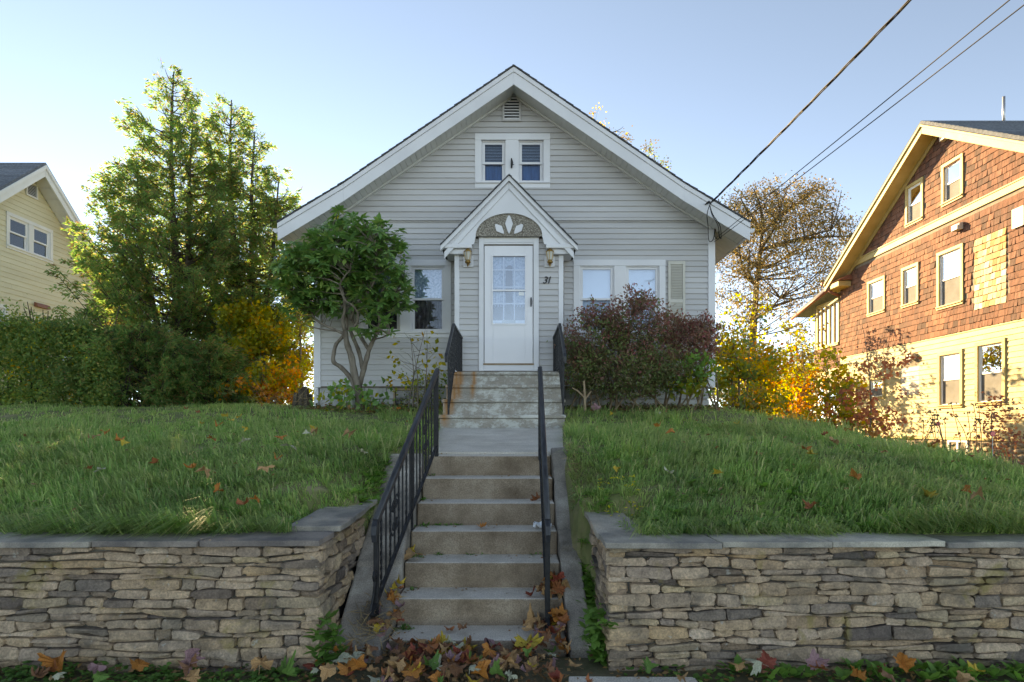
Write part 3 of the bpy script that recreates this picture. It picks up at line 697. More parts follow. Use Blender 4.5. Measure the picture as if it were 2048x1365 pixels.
# pebble panel
mb = MB(); FH.poly(mb, [(x, z) for x, z in arch] , -.045, -.03); obj('pebble_panel', mb, M['pebble'], hood)
for (px, py0, py1, ang, wid) in ((1018, 467, 431, 0, .065), (1003, 466, 447, 42, .06), (1033, 466, 447, -42, .06)):
    Lg = .33 if ang == 0 else .235
    Lg = .30 if ang == 0 else .21
    b0 = Vector((ph(1018) + (0 if ang == 0 else (-.085 if ang > 0 else .085)), zh(467 if ang == 0 else 467.5)))
    th = math.radians(ang); d = Vector((-math.sin(th), math.cos(th))); s_ = Vector((d.y, -d.x))
    pts = [b0, b0 + d * (Lg * .12) + s_ * wid * .35, b0 + d * (Lg * .55) + s_ * wid, b0 + d * (Lg * .95) + s_ * wid * .3, b0 + d * Lg, b0 + d * (Lg * .95) - s_ * wid * .3, b0 + d * (Lg * .55) - s_ * wid, b0 + d * (Lg * .12) - s_ * wid * .35]
    mb = MB(); FH.poly(mb, [(p.x, p.y) for p in pts], -.032, -.008); obj('petal', mb, M['trim'], hood)
def hoodz(x): return zp - (zp - zeH) * abs(x - HC) / hw
hp = [(HC - hw - .02, hoodz(HC - hw - .02)), (HC, zp), (HC + hw + .02, hoodz(HC + hw + .02))]
for seg in (hp[:2], hp[1:]):
    obj('hood_rake', strip(seg, .018, .10, YH - .06, YH + .03), M['trim'], hood, bevel=.004)
    obj('hood_rake_moulding', strip([(HC + (x - HC) * .95, z - .06) for x, z in seg], .05, .165, YH - .022, YH - .001), M['trim'], hood, bevel=.008)
for side in (0, 1):
    pr = hp[:2] if side == 0 else hp[:0:-1]
    f_, L = along(pr); s = 0
    while s < L - .02:
        e = min(s + .14, L); (xa, za), (xb, zb) = f_(s), f_(e); yj = YH - .085 + RNG.uniform(-.008, .008)
        obj('hood_shingle', MB().hexa([(xa, yj, za - .018), (xb, yj, zb - .018), (xb, YW - .03, zb - .018), (xa, YW - .03, za - .018), (xa, yj, za + .010), (xb, yj, zb - .002), (xb, YW - .03, zb - .002), (xa, YW - .03, za + .010)]), M['roof'], hood)
        s = e
for sd in (-1, 1):
    xo = HC + sd * (hw - .02); xi = HC + sd * (aw + .06)
    a, b = min(xo, xi), max(xo, xi)
    obj('hood_cornice', MB().box(a + .01 * (sd < 0), b, YH - .03, YV - .034, zeH - .07, zeH - .003), M['trim'], hood, bevel=.012)
    xo2 = HC + sd * (hw - .07); a, b = min(xo2, xi + sd * .03), max(xo2, xi + sd * .03)
    obj('hood_bracket', MB().box(a, b, YH + .03, YV - .034, zeH - .15, zeH - .072), M['trim'], hood, bevel=.006)
    xs = vb + .008 if sd > 0 else va - .008
    a, b = min(xs, xo), max(xs, xo)
    obj('hood_soffit', MB().box(a, b, YV - .03, YW - .05, zeH - .06, zeH - .04), M['trim'], hood)
obj('hood_ceiling', MB().box(va, vb, YH + .06, YV - .002, 4.60, 4.62), M['trim'], hood)
# house number
def text_mesh(ch, size, shear):
    cu = bpy.data.curves.new('digit', 'FONT'); cu.body = ch; cu.size = size; cu.extrude = .006; cu.shear = shear; cu.bevel_depth = .0012; cu.offset = .0
    o = bpy.data.objects.new('digit', cu); COL.objects.link(o)
    me = bpy.data.meshes.new_from_object(o.evaluated_get(bpy.context.evaluated_depsgraph_get())); bpy.data.objects.remove(o); return me
for ch, px in (('3', 1084.5), ('1', 1092)):
    me = text_mesh(ch, .165, .28); me.materials.append(M['black'])
    o = bpy.data.objects.new('digit', me); link(o, house); o['label'] = 'black slanted numeral ' + ch
    o.matrix_parent_inverse = Matrix.Translation(-house.location); o.location = (pv(px), YV - .026, zv(568)); o.rotation_euler = (math.radians(90), 0, 0)
# shutters
def shutter(u0, u1, z0, z1):
    mb = MB(); t = .045
    for a, b in ((u0, u0 + t), (u1 - t, u1)): F.box(mb, a, b, .026, .054, z0, z1)
    zm_ = z0 + (z1 - z0) * .46
    for a, b in ((z0, z0 + .06), (zm_ - .03, zm_ + .03), (z1 - .06, z1)): F.box(mb, u0 + t, u1 - t, .026, .053, a, b)
    s = obj('shutter', mb, M['cream'], house, bevel=.003)
    obj('shutter_back', FB(F, u0 + t, u1 - t, .025, .028, z0 + .05, z1 - .05), M['cream'], s)
    for a, b in ((z0 + .06, zm_ - .03), (zm_ + .03, z1 - .06)):
        z = a
        while z < b - .01:
            P = F.P; zt_ = min(z + .026, b)
            obj('slat', MB().hexa([P(u0 + t, .051, z), P(u1 - t, .051, z), P(u1 - t, .047, z), P(u0 + t, .047, z), P(u0 + t, .033, zt_), P(u1 - t, .033, zt_), P(u1 - t, .029, zt_), P(u0 + t, .029, zt_)]), M['cream'], s); z += .0285
shutter(pw(1335), pw(1369), zw(672), zw(524)); shutter(pw(690), pw(719), zw(672), zw(524))
# electrical fittings of the service drop
obj('insulator', MB().sphere(at(1438, 446, 10.55), .045, 10, 6), M['white_plastic'], house, smooth=True)
obj('wire_hook', MB().tube([at(1411, 409, 10.19), at(1416, 406, 10.13), at(1419, 404, 10.10)], [.012, .02, .022], 8), M['black'], house)

# wall lanterns -----------------------------------------------------
def lantern(px, label):
    x, z, y = pv(px), zv(520), YV - .02
    t = thing('wall_lantern', label, 'lantern', (x, y, z), 'lanterns flanking the door')
    obj('back_plate', MB().box(x - .085, x + .085, y - .022, y, z - .13, z + .045), M['trim'], t, bevel=.004)
    yc = y - .12
    def lathe(prof, n=10):
        mb = MB(); m = len(prof); vs = []
        for r, zz in prof:
            for k in range(n): vs.append((x + r * math.cos(2 * math.pi * k / n), yc + r * math.sin(2 * math.pi * k / n), z + zz))
        fs = [tuple(range(n - 1, -1, -1)), tuple((m - 1) * n + k for k in range(n))]
        for i in range(m - 1):
            for k in range(n): fs.append((i * n + k, i * n + (k + 1) % n, (i + 1) * n + (k + 1) % n, (i + 1) * n + k))
        return mb.add(vs, fs)
    obj('cap', lathe([(.072, .085), (.066, .10), (.035, .125), (.030, .135), (.012, .14), (.018, .15), (.006, .165), (.003, .18)]), M['brass'], t, smooth=True)
    obj('glass', lathe([(.034, -.045), (.040, -.04), (.063, .083), (.06, .085)]), M['lampglass'], t)
    mb = MB()
    for k in range(6):
        c, s = math.cos(math.pi * k / 3 + .3), math.sin(math.pi * k / 3 + .3)
        mb.tube([(x + .042 * c, yc + .042 * s, z - .04), (x + .067 * c, yc + .067 * s, z + .086)], .005, 4)
    obj('cage', mb, M['brass'], t)
    obj('base', lathe([(.004, -.155), (.012, -.14), (.010, -.11), (.03, -.10), (.048, -.085), (.05, -.07), (.035, -.055), (.042, -.045)]), M['brass'], t, smooth=True)
    obj('arm', MB().tube([(x, y - .02, z - .08), (x, y - .06, z - .10), (x, yc, z - .085)], [.028, .014, .014], 8), M['brass'], t, smooth=True)
lantern(937, 'brass wall lantern left of the front door, nearer the dark window')
lantern(1099, 'brass wall lantern right of the front door, above the number 31')

# ------------------------------------------------------------------ porch steps
st = thing('porch_steps', 'peeling white painted concrete porch steps below the front door, rust stained', 'steps', (-.1, 8.6, 1.387))
for (y0, y1, x0, x1, z0, z1) in ((7.85, 8.20, -1.005, .67, 1.30, 1.565), (8.15, 8.50, -1.0, .688, 1.50, 1.785), (8.45, 8.80, -.985, .692, 1.72, 2.005), (8.75, 9.985, -.955, .70, 1.95, 2.215)):
    sp0 = obj('step', MB().box(x0 + .012, x1 - .012, y0 + .03, y1, z0, z1 - .05), M['porch'], st, bevel=.01)
    obj('tread', MB().box(x0, x1, y0, y1, z1 - .048, z1), M['porch'], sp0, bevel=.012)
obj('base', MB().box(-.94, .66, 8.85, 9.98, 1.3, 1.97), M['porch'], st)
# ------------------------------------------------------------------ lower stairs
st = thing('garden_stairs', 'worn grey concrete stairs climbing between the two stone walls', 'stairs', (-.24, 4.6, 0))
for i in range(7):
    y0 = 3.76 + .28 * i; z1 = .06 + .18 * i; y1 = y0 + (.33 if i < 6 else .265)
    a, b = RNG.uniform(-.006, .006), RNG.uniform(-.006, .006)
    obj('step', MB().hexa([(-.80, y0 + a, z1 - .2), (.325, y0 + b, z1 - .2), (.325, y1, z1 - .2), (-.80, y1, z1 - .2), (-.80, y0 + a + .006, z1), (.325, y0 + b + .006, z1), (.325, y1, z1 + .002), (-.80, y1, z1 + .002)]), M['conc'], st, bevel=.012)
def cheek(x0, x1, pts, yb, lab):
    mb = MB(); n = len(pts)
    vs = []
    for y, z in pts:
        for x in (x0, x1): vs.append((x + RNG.uniform(-.008, .008), y, z + RNG.uniform(-.012, .012)))
    for y, z in pts:
        for x in (x0, x1): vs.append((x, y, z - .45))
    fs = [(2 * i, 2 * i + 1, 2 * i + 3, 2 * i + 2) for i in range(n - 1)]
    fs += [(2 * i + 2 * n + 1, 2 * i + 2 * n, 2 * i + 2 + 2 * n, 2 * i + 3 + 2 * n) for i in range(n - 1)]
    fs += [(2 * i + 2 * n, 2 * i, 2 * i + 2, 2 * i + 2 + 2 * n) for i in range(n - 1)] + [(2 * i + 1, 2 * i + 1 + 2 * n, 2 * i + 3 + 2 * n, 2 * i + 3) for i in range(n - 1)]
    fs += [(0, 2 * n, 2 * n + 1, 1), (2 * n - 2, 2 * n - 1, 4 * n - 1, 4 * n - 2)]
    return obj('side_kerb', mb.add(vs, fs), M['cheek'], st, bevel=.018, label=lab)
cheek(.335, .475, [(3.68, .05), (3.9, .19), (4.15, .34), (4.4, .49), (4.42, .53), (4.6, .62), (4.62, .60), (4.9, .78), (5.2, .98), (5.42, 1.16), (5.60, 1.21)], 0, 'narrow sloping concrete kerb on the right of the stairs')
cheek(-1.13, -.81, [(3.60, .03), (3.8, .13), (4.0, .26), (4.25, .41), (4.27, .45), (4.55, .63), (4.85, .82), (5.2, 1.05), (5.38, 1.17)], 0, 'broad sloping concrete kerb on the left of the stairs')

# ------------------------------------------------------------------ stone walls
def stone_mesh(F, u0, u1, zb0, zb1, zt0, zt1, rng, depth=.10):
    """zb0/zb1 bottom z at left/right, zt0/zt1 top"""
    mb = MB(); nu, nz = 5, 4; g = .003; vs = []; w = u1 - u0
    base = rng.uniform(-.014, .016); tl, tv = rng.uniform(-.012, .012), rng.uniform(-.010, .008)
    cr = rng.uniform(.004, .018)
    for j in range(nz):
        for i in range(nu):
            s, t = (0, .10, .5, .90, 1)[i], (0, .22, .78, 1)[j]
            u = u0 + g + (w - 2 * g) * s; zb = zb0 + (zb1 - zb0) * s + g; zt = zt0 + (zt1 - zt0) * s - g
            z = zb + (zt - zb) * t; hgt = zt - zb
            ei, ej = i in (0, nu - 1), j in (0, nz - 1)
            o = base + tl * (s - .5) * 2 + tv * (t - .5) * 2 + rng.uniform(-.006, .006)
            if ei or ej: o -= rng.uniform(.002, .008)
            if ei and ej:
                o -= .003; u += (cr * .5 if i == 0 else -cr * .5); z += (min(cr, hgt * .3) * .5 if j == 0 else -min(cr, hgt * .3) * .5)
            elif ei: u += rng.uniform(-.006, .006)
            elif ej: z += rng.uniform(-.0045, .0045)
            else: u += rng.uniform(-.15, .15) * w * .3; z += rng.uniform(-.1, .1) * hgt
            vs.append(F.P(u, o, z))
    fs = [(j * nu + i, j * nu + i + 1, (j + 1) * nu + i + 1, (j + 1) * nu + i) for j in range(nz - 1) for i in range(nu - 1)]
    ring = [i for i in range(nu)] + [j * nu + nu - 1 for j in range(1, nz)] + [(nz - 1) * nu + i for i in range(nu - 2, -1, -1)] + [j * nu for j in range(nz - 2, 0, -1)]
    n0 = len(vs)
    for r in ring: vs.append(vs[r] - F.n * depth)
    m = len(ring)
    fs += [(ring[(k + 1) % m], ring[k], n0 + k, n0 + (k + 1) % m) for k in range(m)]
    return mb.add(vs, fs)
def stone_face(F, parent, u0, u1, zlo, ztop, rng, rows=13, minlen=.085, maxlen=.27, flip=False):
    hs = [rng.uniform(.6, 1.45) for _ in range(rows)]; zbase = -.05
    tot = sum(hs); hs = [h * (ztop - zbase) / tot for h in hs]; zs = [zbase]
    for h in hs: zs.append(zs[-1] + h)
    ph_ = [(rng.uniform(0, 6), rng.uniform(0, 6), rng.uniform(.006, .016)) for _ in zs]
    def zc(r, u):
        if r == 0 or r == rows: return zs[r]
        a, b, c = ph_[r]; return zs[r] + c * math.sin(u * 4.1 + a) + .5 * c * math.sin(u * 9.7 + b)
    for r in range(rows):
        u = u0 + (0 if r % 2 else 0)
        while u < u1 - .001:
            l = rng.uniform(minlen, maxlen) * (1.15 if hs[r] < .045 else 1.0)
            e = u + l
            if u1 - e < minlen: e = u1
            zb0, zb1, zt0, zt1 = zc(r, u), zc(r, e), zc(r + 1, u), zc(r + 1, e)
            lo = zlo((u + e) / 2)
            if zt1 > lo - .02 and zt0 > lo - .02 or max(zt0, zt1) > lo + .03:
                hgt = (zt0 + zt1 - zb0 - zb1) / 2; q = rng.random()
                if q < .12 and hgt > .055 and e - u > .13:   # two thin stones
                    k = rng.uniform(.4, .6); m0, m1 = zb0 + (zt0 - zb0) * k, zb1 + (zt1 - zb1) * k
                    obj('stone', stone_mesh(F, u, e, zb0, zb1, m0, m1, rng), M['stone'], parent)
                    c = u + (e - u) * rng.uniform(.35, .65)
                    obj('stone', stone_mesh(F, u, e, m0, m1, zt0, zt1, rng), M['stone'], parent)
                else:
                    obj('stone', stone_mesh(F, u, e, zb0, zb1, zt0, zt1, rng), M['stone'], parent)
            u = e
def coping_slab(parent, pts, z0, th, rng, tilt=(0, 0), label=None):
    """pts: outline seen from above, counter clockwise"""
    n = len(pts); mb = MB(); P = []
    for i in range(n):   # subdivide and roughen the edges
        a, b = Vector(pts[i]), Vector(pts[(i + 1) % n]); m = max(2, int((b - a).length / .07))
        for k in range(m):
            p = a + (b - a) * (k / m)
            if k: p += Vector((rng.uniform(-.004, .004), rng.uniform(-.004, .004)))
            P.append(p)
    c = sum(P, Vector((0, 0))) / len(P)
    def Z(p): return z0 + tilt[0] * (p.x - c.x) + tilt[1] * (p.y - c.y)
    mb.prism([(p.x, p.y, Z(p) + rng.uniform(-.002, .002)) for p in P][::-1], (0, 0, th))
    return obj('coping_slab', mb, M['coping'], parent, bevel=.004, label=label)
rs = random.Random(5)
YF = 3.49
wl = thing('retaining_wall', 'dry laid stone retaining wall left of the stairs, below the left lawn', 'stone wall', (-2.4, YF, 0), 'stone walls flanking the stairs')
FWf = Fac((0, YF, 0), (1, 0, 0), (0, -1, 0))
XWL, XWR = -1.14, .545
obj('mortar_core', MB().box(-3.88, XWL - .035, YF + .035, YF + .13, -.1, .698).box(XWL - .13, XWL - .034, YF + .131, 4.62, -.1, .72), M['backing'], wl)
stone_face(FWf, wl, -3.9, XWL, lambda u: -.05, .703, rs, rows=16)
FWl = Fac((XWL, 0, 0), (0, 1, 0), (1, 0, 0))
stone_face(FWl, wl, YF + .005, 4.62, lambda y: .61 * (y - 3.6) + .0, .715, rs, rows=12)
xs = [-3.95, -3.05, -2.435, -1.82, -1.125]
for a, b in zip(xs[:-1], xs[1:]):
    j = rs.uniform(-.02, .02)
    coping_slab(wl, [(a + .004, YF - .055 + j * .3), (b - .004, YF - .055 + j), (b - .004 + (.0 if b > -1.2 else .03), YF + .25), (a + .004 + .03, YF + .25)], .712 + rs.uniform(-.003, .004), .034, rs, (rs.uniform(-.006, .006), .01))
coping_slab(wl, [(-1.44, 3.775), (-1.10, 3.765), (-1.085, 4.36), (-1.42, 4.37)], .757, .036, rs, (0, .055))
coping_slab(wl, [(-1.40, 4.375), (-1.085, 4.365), (-1.085, 4.72), (-1.38, 4.72)], .792, .03, rs, (0, .05))
wr = thing('retaining_wall', 'dry laid stone retaining wall right of the stairs, below the right lawn', 'stone wall', (2.2, YF, 0), 'stone walls flanking the stairs')
obj('mortar_core', MB().box(XWR + .035, 3.88, YF + .035, YF + .13, -.1, .698).box(XWR + .034, XWR + .13, YF + .131, 4.35, -.1, .72), M['backing'], wr)
stone_face(FWf, wr, XWR, 3.9, lambda u: -.05, .70, rs, rows=16)
FWr = Fac((XWR, 0, 0), (0, 1, 0), (-1, 0, 0))
stone_face(FWr, wr, YF + .005, 4.35, lambda y: .58 * (y - 3.75), .72, rs, rows=13)
xs = [.515, 1.19, 1.825, 2.49, 3.2, 3.95]
for a, b in zip(xs[:-1], xs[1:]):
    j = rs.uniform(-.02, .02)
    coping_slab(wr, [(a + .004, YF - .055 + j * .3), (b - .004, YF - .055 + j), (b - .004 - .03, YF + .25), (a + .004 - (.0 if a < .6 else .03), YF + .25)], .707 + rs.uniform(-.003, .004), .034, rs, (rs.uniform(-.006, .006), .01))
coping_slab(wr, [(.52, 3.745), (.85, 3.745), (.78, 4.30), (.505, 4.38)], .722, .036, rs, (0, .10))

# ------------------------------------------------------------------ iron railings
def lerp(a, b, t): return a + (b - a) * t
def bal(mb, p, q, r=.0075, twisted=False):
    if twisted:
        n = 26; mb.tube([lerp(p, q, i / n) for i in range(n + 1)], r * 1.15, 4, twist=math.pi * 5, up=(1, 0, 0))
    else: mb.tube([p, q], r, 4, up=(1, 0, 0))
    return mb
def scroll(mb, c, ax, up, r, turns=1.4, sgn=1, th=.006):
    pts = []
    for i in range(26):
        t = i / 25; a = sgn * turns * 2 * math.pi * t; rr = r * (1 - .82 * t)
        pts.append(c + ax * (rr * math.cos(a)) + up * (rr * math.sin(a)))
    mb.tube(pts, th, 5); return mb
def railing(label, B, T, hB, hT, foot_dir, nbal=17, tongue=True):
    """B/T: ground points of bottom and top newel"""
    B, T = Vector(B), Vector(T); up = V(0, 0, 1)
    t = thing('stair_railing', label, 'railing', B, 'black iron stair railings')
    hb, ht = B + up * hB, T + up * hT
    d = (ht - hb).normalized()
    mb = MB().tube([hb - d * .02, ht + d * .03], .030, 4, flat=(1.0, .72), up=(0, 0, 1))
    hr = obj('handrail', mb, M['ironrail'], t, bevel=.006)
    obj('handrail_cap', MB().tube([hb - d * .02 + up * .022, ht + d * .03 + up * .022], .019, 8, flat=(1.1, .55), up=(0, 0, 1)), M['ironrail'], hr, smooth=True)
    if tongue:
        e = hb - d * .02
        obj('rail_end', MB().tube([e + d * .01, e - V(0, .022, .022), e - V(0, .034, .07), e - V(0, .026, .115)], [.030, .032, .030, .026], 4, flat=(1, .8), up=(1, 0, 0)), M['ironrail'], t, bevel=.005)
    lowB, lowT = B + up * .11, T + up * .10
    dl = (lowT - lowB)
    obj('bottom_rail', MB().tube([lowB - dl * .06, lowT], .019, 4, flat=(1, .5), up=(0, 0, 1)), M['black'], t)
    for p, q, nm in ((B - up * .02, hb, 'newel_post'), (T - up * .03, ht + up * .005, 'newel_post')):
        obj(nm, MB().tube([p, q], .023, 4, up=(1, 0, 0)), M['black'], t, bevel=.003)
    mid = .5
    obj('newel_post', MB().tube([lerp(B, T, mid) - up * .05, lerp(hb, ht, mid)], .017, 4, up=(1, 0, 0)), M['black'], t)
    for i in range(1, nbal):
        s = i / nbal
        if abs(s - mid) < .02: continue
        p, q = lerp(lowB, lowT, s), lerp(hb, ht, s) - up * .02
        obj('baluster', bal(MB(), p, q, twisted=i % 2 == 1), M['black'], t)
    ax = dl.normalized()
    for s in (.24, .76):
        c = lerp(lerp(lowB, lowT, s), lerp(hb, ht, s), .5)
        mb = MB()
        for sg in (1, -1):
            scroll(mb, c + up * sg * .07 + ax * .03, ax, up * sg, .055, sgn=1); scroll(mb, c + up * sg * .07 - ax * .03, -ax, up * sg, .055, sgn=1)
        obj('scroll_panel', mb, M['black'], t)
    if foot_dir is not None:
        f = Vector(foot_dir); p0 = B + up * .26
        pts = [p0 + V(0, -.055, .06), p0 + V(0, -.075, .035), p0 + V(0, -.06, .008), p0 + V(0, -.03, .0), p0 + f * .35 - up * .10, p0 + f - up * .27]
        obj('foot_brace', MB().tube(pts, .016, 4, flat=(1, .6), up=(1, 0, 0)), M['black'], t, bevel=.003)
        scroll_mb = MB(); scroll(scroll_mb, p0 + V(0, -.045, .045), V(0, 1, 0), up, .03, 1.3, -1, .008); obj('foot_scroll', scroll_mb, M['black'], t)
    return t
railing('black iron railing on the left side of the lower stairs', (-.895, 3.86, .16), (-.715, 5.46, 1.135), .635, .76, (-.03, -.10, 0))
railing('black iron railing on the right side of the lower stairs', (.212, 3.90, .055), (.226, 5.40, 1.135), .735, .77, None)
def porch_rail(label, x):
    t = thing('porch_railing', label, 'railing', (x, 8.3, 1.565), 'black iron porch railings'); up = V(0, 0, 1)
    a, k, w_ = V(x, 7.72, 2.335), V(x, 8.62, 2.885), V(x, 9.95, 2.885)
    obj('handrail', MB().tube([a, k, w_], .028, 4, flat=(1, .75), up=(0, 0, 1)), M['ironrail'], t, bevel=.005)
    obj('rail_end', MB().tube([a + V(0, .01, .01), a - V(0, .02, .03), a - V(0, .015, .10)], [.03, .03, .024], 4, up=(1, 0, 0)), M['ironrail'], t)
    la, lk, lw_ = V(x, 8.0, 1.66), V(x, 8.70, 2.27), V(x, 9.95, 2.27)
    obj('bottom_rail', MB().tube([la, lk, lw_], .015, 4, flat=(1, .6), up=(0, 0, 1)), M['black'], t)
    obj('newel_post', MB().tube([(x, 7.96, 1.55), (x, 7.96, 2.47)], .018, 4, up=(1, 0, 0)), M['black'], t)
    obj('newel_post', MB().tube([(x, 8.72, 2.2), (x, 8.72, 2.88)], .016, 4, up=(1, 0, 0)), M['black'], t)
    obj('newel_post', MB().tube([(x, 9.93, 2.2), (x, 9.93, 2.88)], .016, 4, up=(1, 0, 0)), M['black'], t)
    for i in range(17):
        y = 8.07 + i * .11
        if y > 9.9: break
        top = min(2.335 + (y - 7.72) * .611, 2.885) - .02; bot = 1.66 + min((y - 8.0) * .871, .61)
        obj('baluster', bal(MB(), V(x, y, bot), V(x, y, top), .0065, i % 2 == 0), M['black'], t)
porch_rail('black iron porch railing left of the door, by the spindly yellow sapling', -.885)
porch_rail('black iron porch railing right of the door, against the burgundy shrub', .645)

# ------------------------------------------------------------------ neighbours
def clapboards(F, parent, mat, lf, rf, z0, z1, h, opens, **k): siding(F, parent, mat, lf, rf, z0, z1, h, opens, **k)
# right: brown shingled house -------------------------------------
RX = 11.0
FR = Fac((RX, 0, 0), (0, 1, 0), (-1, 0, 0))
def yr(px): return RX * FPX / (px - CX)
def zr(px, py): return CAMZ + (CY - py) / FPX * yr(px)
rh = thing('shingled_house', 'tall neighbouring house with red brown shingles above yellow clapboards', 'house', (RX + 3, 16, .4))
RY0, RY1, RYC = 10.8, 20.2, 15.5; RPK = 9.35; RSL = .62
def rroof(y): return RPK - RSL * abs(y - RYC)
RW = {}
def rwin(key, x0, x1, yt, yb):
    a, b = yr(x1), yr(x0); RW[key] = (a, b, zr(x0, yb), zr(x0, yt))
rwin('gable_right', 1885.5, 1929, 332, 416); rwin('gable_left', 1813, 1848.5, 375, 457); rwin('mid_far', 1736.7, 1772, 565, 635)
rwin('mid_small', 1805, 1839.6, 538, 618); rwin('mid_big', 1876, 1929, 507.6, 622); rwin('low_left', 1877.6, 1927.7, 706.6, 817.4); rwin('low_right', 1953, 2013.7, 686.5, 812); rwin('low_far', 1738, 1771, 757, 800)
T_ = .085
opens = []
for k, (a, b, c, d) in RW.items(): opens.append((a + T_, b - T_, c + T_, d - T_))
ZC0, ZC1, ZBd = 1.15, 3.80, 6.60
rwall = obj('wall', wall_sheet(FR, (RY0, RY1), .2, (lambda y: rroof(y) - .2, [RYC]), opens), M['shadow_gap'], rh)
obj('front_wall', MB().box(RX + .13, RX + 9, RY0, RY0 + .12, .2, 6.2), M['yellow'], rh)
obj('rear_wall', MB().box(RX + .13, RX + 9, RY1 - .12, RY1, .2, 6.2), M['yellow'], rh)
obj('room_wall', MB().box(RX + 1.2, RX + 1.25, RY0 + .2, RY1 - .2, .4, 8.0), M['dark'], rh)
ccut = [(a + T_ * .5, b - T_ * .5, c + T_ * .5, d - T_ * .5) for a, b, c, d in RW.values()]
pale = (yr(1839), yr(1803.5), zr(1803.5, 790), zr(1803.5, 722))
clapboards(FR, rwall, M['yellow'], lambda z: RY0, lambda z: RY1, ZC0, ZC1 - .05, .128, ccut + [pale], thick=.022)
clapboards(FR, rwall, M['yellow_pale'], lambda z: pale[0] + .002, lambda z: pale[1] - .002, ZC0 + .128 * 7, ZC0 + .128 * 15, .128, [(0, 99, -9, pale[2]), (0, 99, pale[3], 99)], thick=.022)
obj('belt_board', FB(FR, RY0, RY1 + .02, .003, .04, ZBd, ZBd + .17), M['ytrim'], rh, bevel=.006)
obj('belt_cap', FB(FR, RY0, RY1 + .02, .003, .06, ZBd + .172, ZBd + .20), M['ytrim'], rh)
# shingles
rsh = random.Random(9)
def shingle_verts(F, u0, u1, z0, z1, rng, t=.022):
    o0 = t + rng.uniform(-.004, .012); o1 = t + rng.uniform(-.004, .012); d = rng.uniform(-.010, .006); d2 = rng.uniform(-.010, .006); P = F.P
    return [P(u0, o0, z0 + d), P(u1, o1, z0 + d2), P(u1, .002, z0 + d2), P(u0, .002, z0 + d), P(u0, .008, z1), P(u1, .008, z1), P(u1, .002, z1), P(u0, .002, z1)]
patch = (yr(2014), yr(1950), zr(1950, 620.6), zr(1950, 480))
cand = []
z = ZC1 - .04; r_ = 0
while z < 9.1:
    h = .152; zt = z + h + .012
    y = RY0 + rsh.uniform(0, .15)
    while y < RY1:
        wd = rsh.uniform(.085, .20); a, b = y, min(y + wd - .006, RY1); mid = (a + b) / 2
        top = rroof(mid) - .26
        bad = zt > top + .06 or any(a < o[1] - .02 and b > o[0] + .02 and z + h * .5 > o[2] and z + h * .5 < o[3] for o in ccut) or (a < patch[1] and b > patch[0] and patch[2] < z + h / 2 < patch[3]) or (ZBd - h * .3 < z + h / 2 < ZBd + .2 - .0) 
        if not bad and b - a > .03: cand.append((a, b, z, min(zt, top + .03)))
        y += wd
    z += h; r_ += 1
# windows in the shingled wall hide none of these; the nearest 290 in view are pieces of their own
inview = [c for c in cand if c[0] > yr(2048)]
inview.sort(key=lambda c: c[0]); near = set(map(id, inview[:290]))
rest = MB()
for c in cand:
    if id(c) in near: obj('shingle', MB().hexa(shingle_verts(FR, *c, rsh)), M['shingle'], rwall)
    else: rest.hexa(shingle_verts(FR, *c, rsh))
obj('shingles', rest, M['shingle_stuff'], rwall, kind='stuff')
n_c = 9; zz = patch[2]; r_ = 0
while zz < patch[3] - .05:
    y = patch[0] + .004
    while y < patch[1] - .03:
        wd = min(rsh.uniform(.09, .17), patch[1] - y)
        obj('new_shingle', MB().hexa(shingle_verts(FR, y, y + wd - .006, zz, zz + .163, rsh, .028)), M['newshingle'], rwall); y += wd
    zz += .152
# rear sun porch in the same plane
RY2 = 22.0
obj('porch_wall', FB(FR, RY1 + .03, RY2, -.1, -.02, .5, 5.7), M['shadow_gap'], rh)
FR2 = Fac((RX + .02, 0, 0), (0, 1, 0), (-1, 0, 0))
pz0, pz1 = zr(1655, 690), zr(1655, 612)
pb = (RY1 + .12, RY2 - .25)
def srow(z0, z1):
    zz = z0
    while zz < z1 - .03:
        y = RY1 + .04
        while y < RY2 - .02:
            wd = rsh.uniform(.12, .24); obj('shingle', MB().hexa(shingle_verts(FR2, y, min(y + wd - .006, RY2), zz, min(zz + .165, z1 + .01), rsh)), M['shingle'], pw_); y += wd
        zz += .155
pw_ = obj('porch_siding_base', FB(FR2, RY1 + .03, RY2, -.001, .002, .5, 5.7), M['shadow_gap'], rh)
srow(3.45, pz0 - .1); 
clapboards(FR2, pw_, M['yellow'], lambda z: RY1 + .03, lambda z: RY2, ZC0, 3.43, .128, [(RY1 + .1, RY2 - .1, 1.2, 2.9)], thick=.022)
mb = MB(); FR2.box(mb, pb[0], pb[1], .004, .05, pz1, pz1 + .12); FR2.box(mb, pb[0], pb[1], .004, .06, pz0 - .1, pz0)
npn = 5
for i in range(npn + 1):
    u = pb[0] + (pb[1] - pb[0]) * i / npn; ww = .05 if i in (0, npn) else .035
    FR2.box(mb, u - ww, u + ww, .004, .048, pz0, pz1)
pwin = obj('porch_window', mb, M['ytrim'], rh)
for i in range(npn): obj('pane', FB(FR2, pb[0] + (pb[1] - pb[0]) * i / npn, pb[0] + (pb[1] - pb[0]) * (i + 1) / npn, .006, .010, pz0, pz1), M['glass_dk'], pwin)
obj('porch_window_back', FB(FR2, pb[0], pb[1], .0025, .0035, pz0, pz1), M['dark'], pwin)
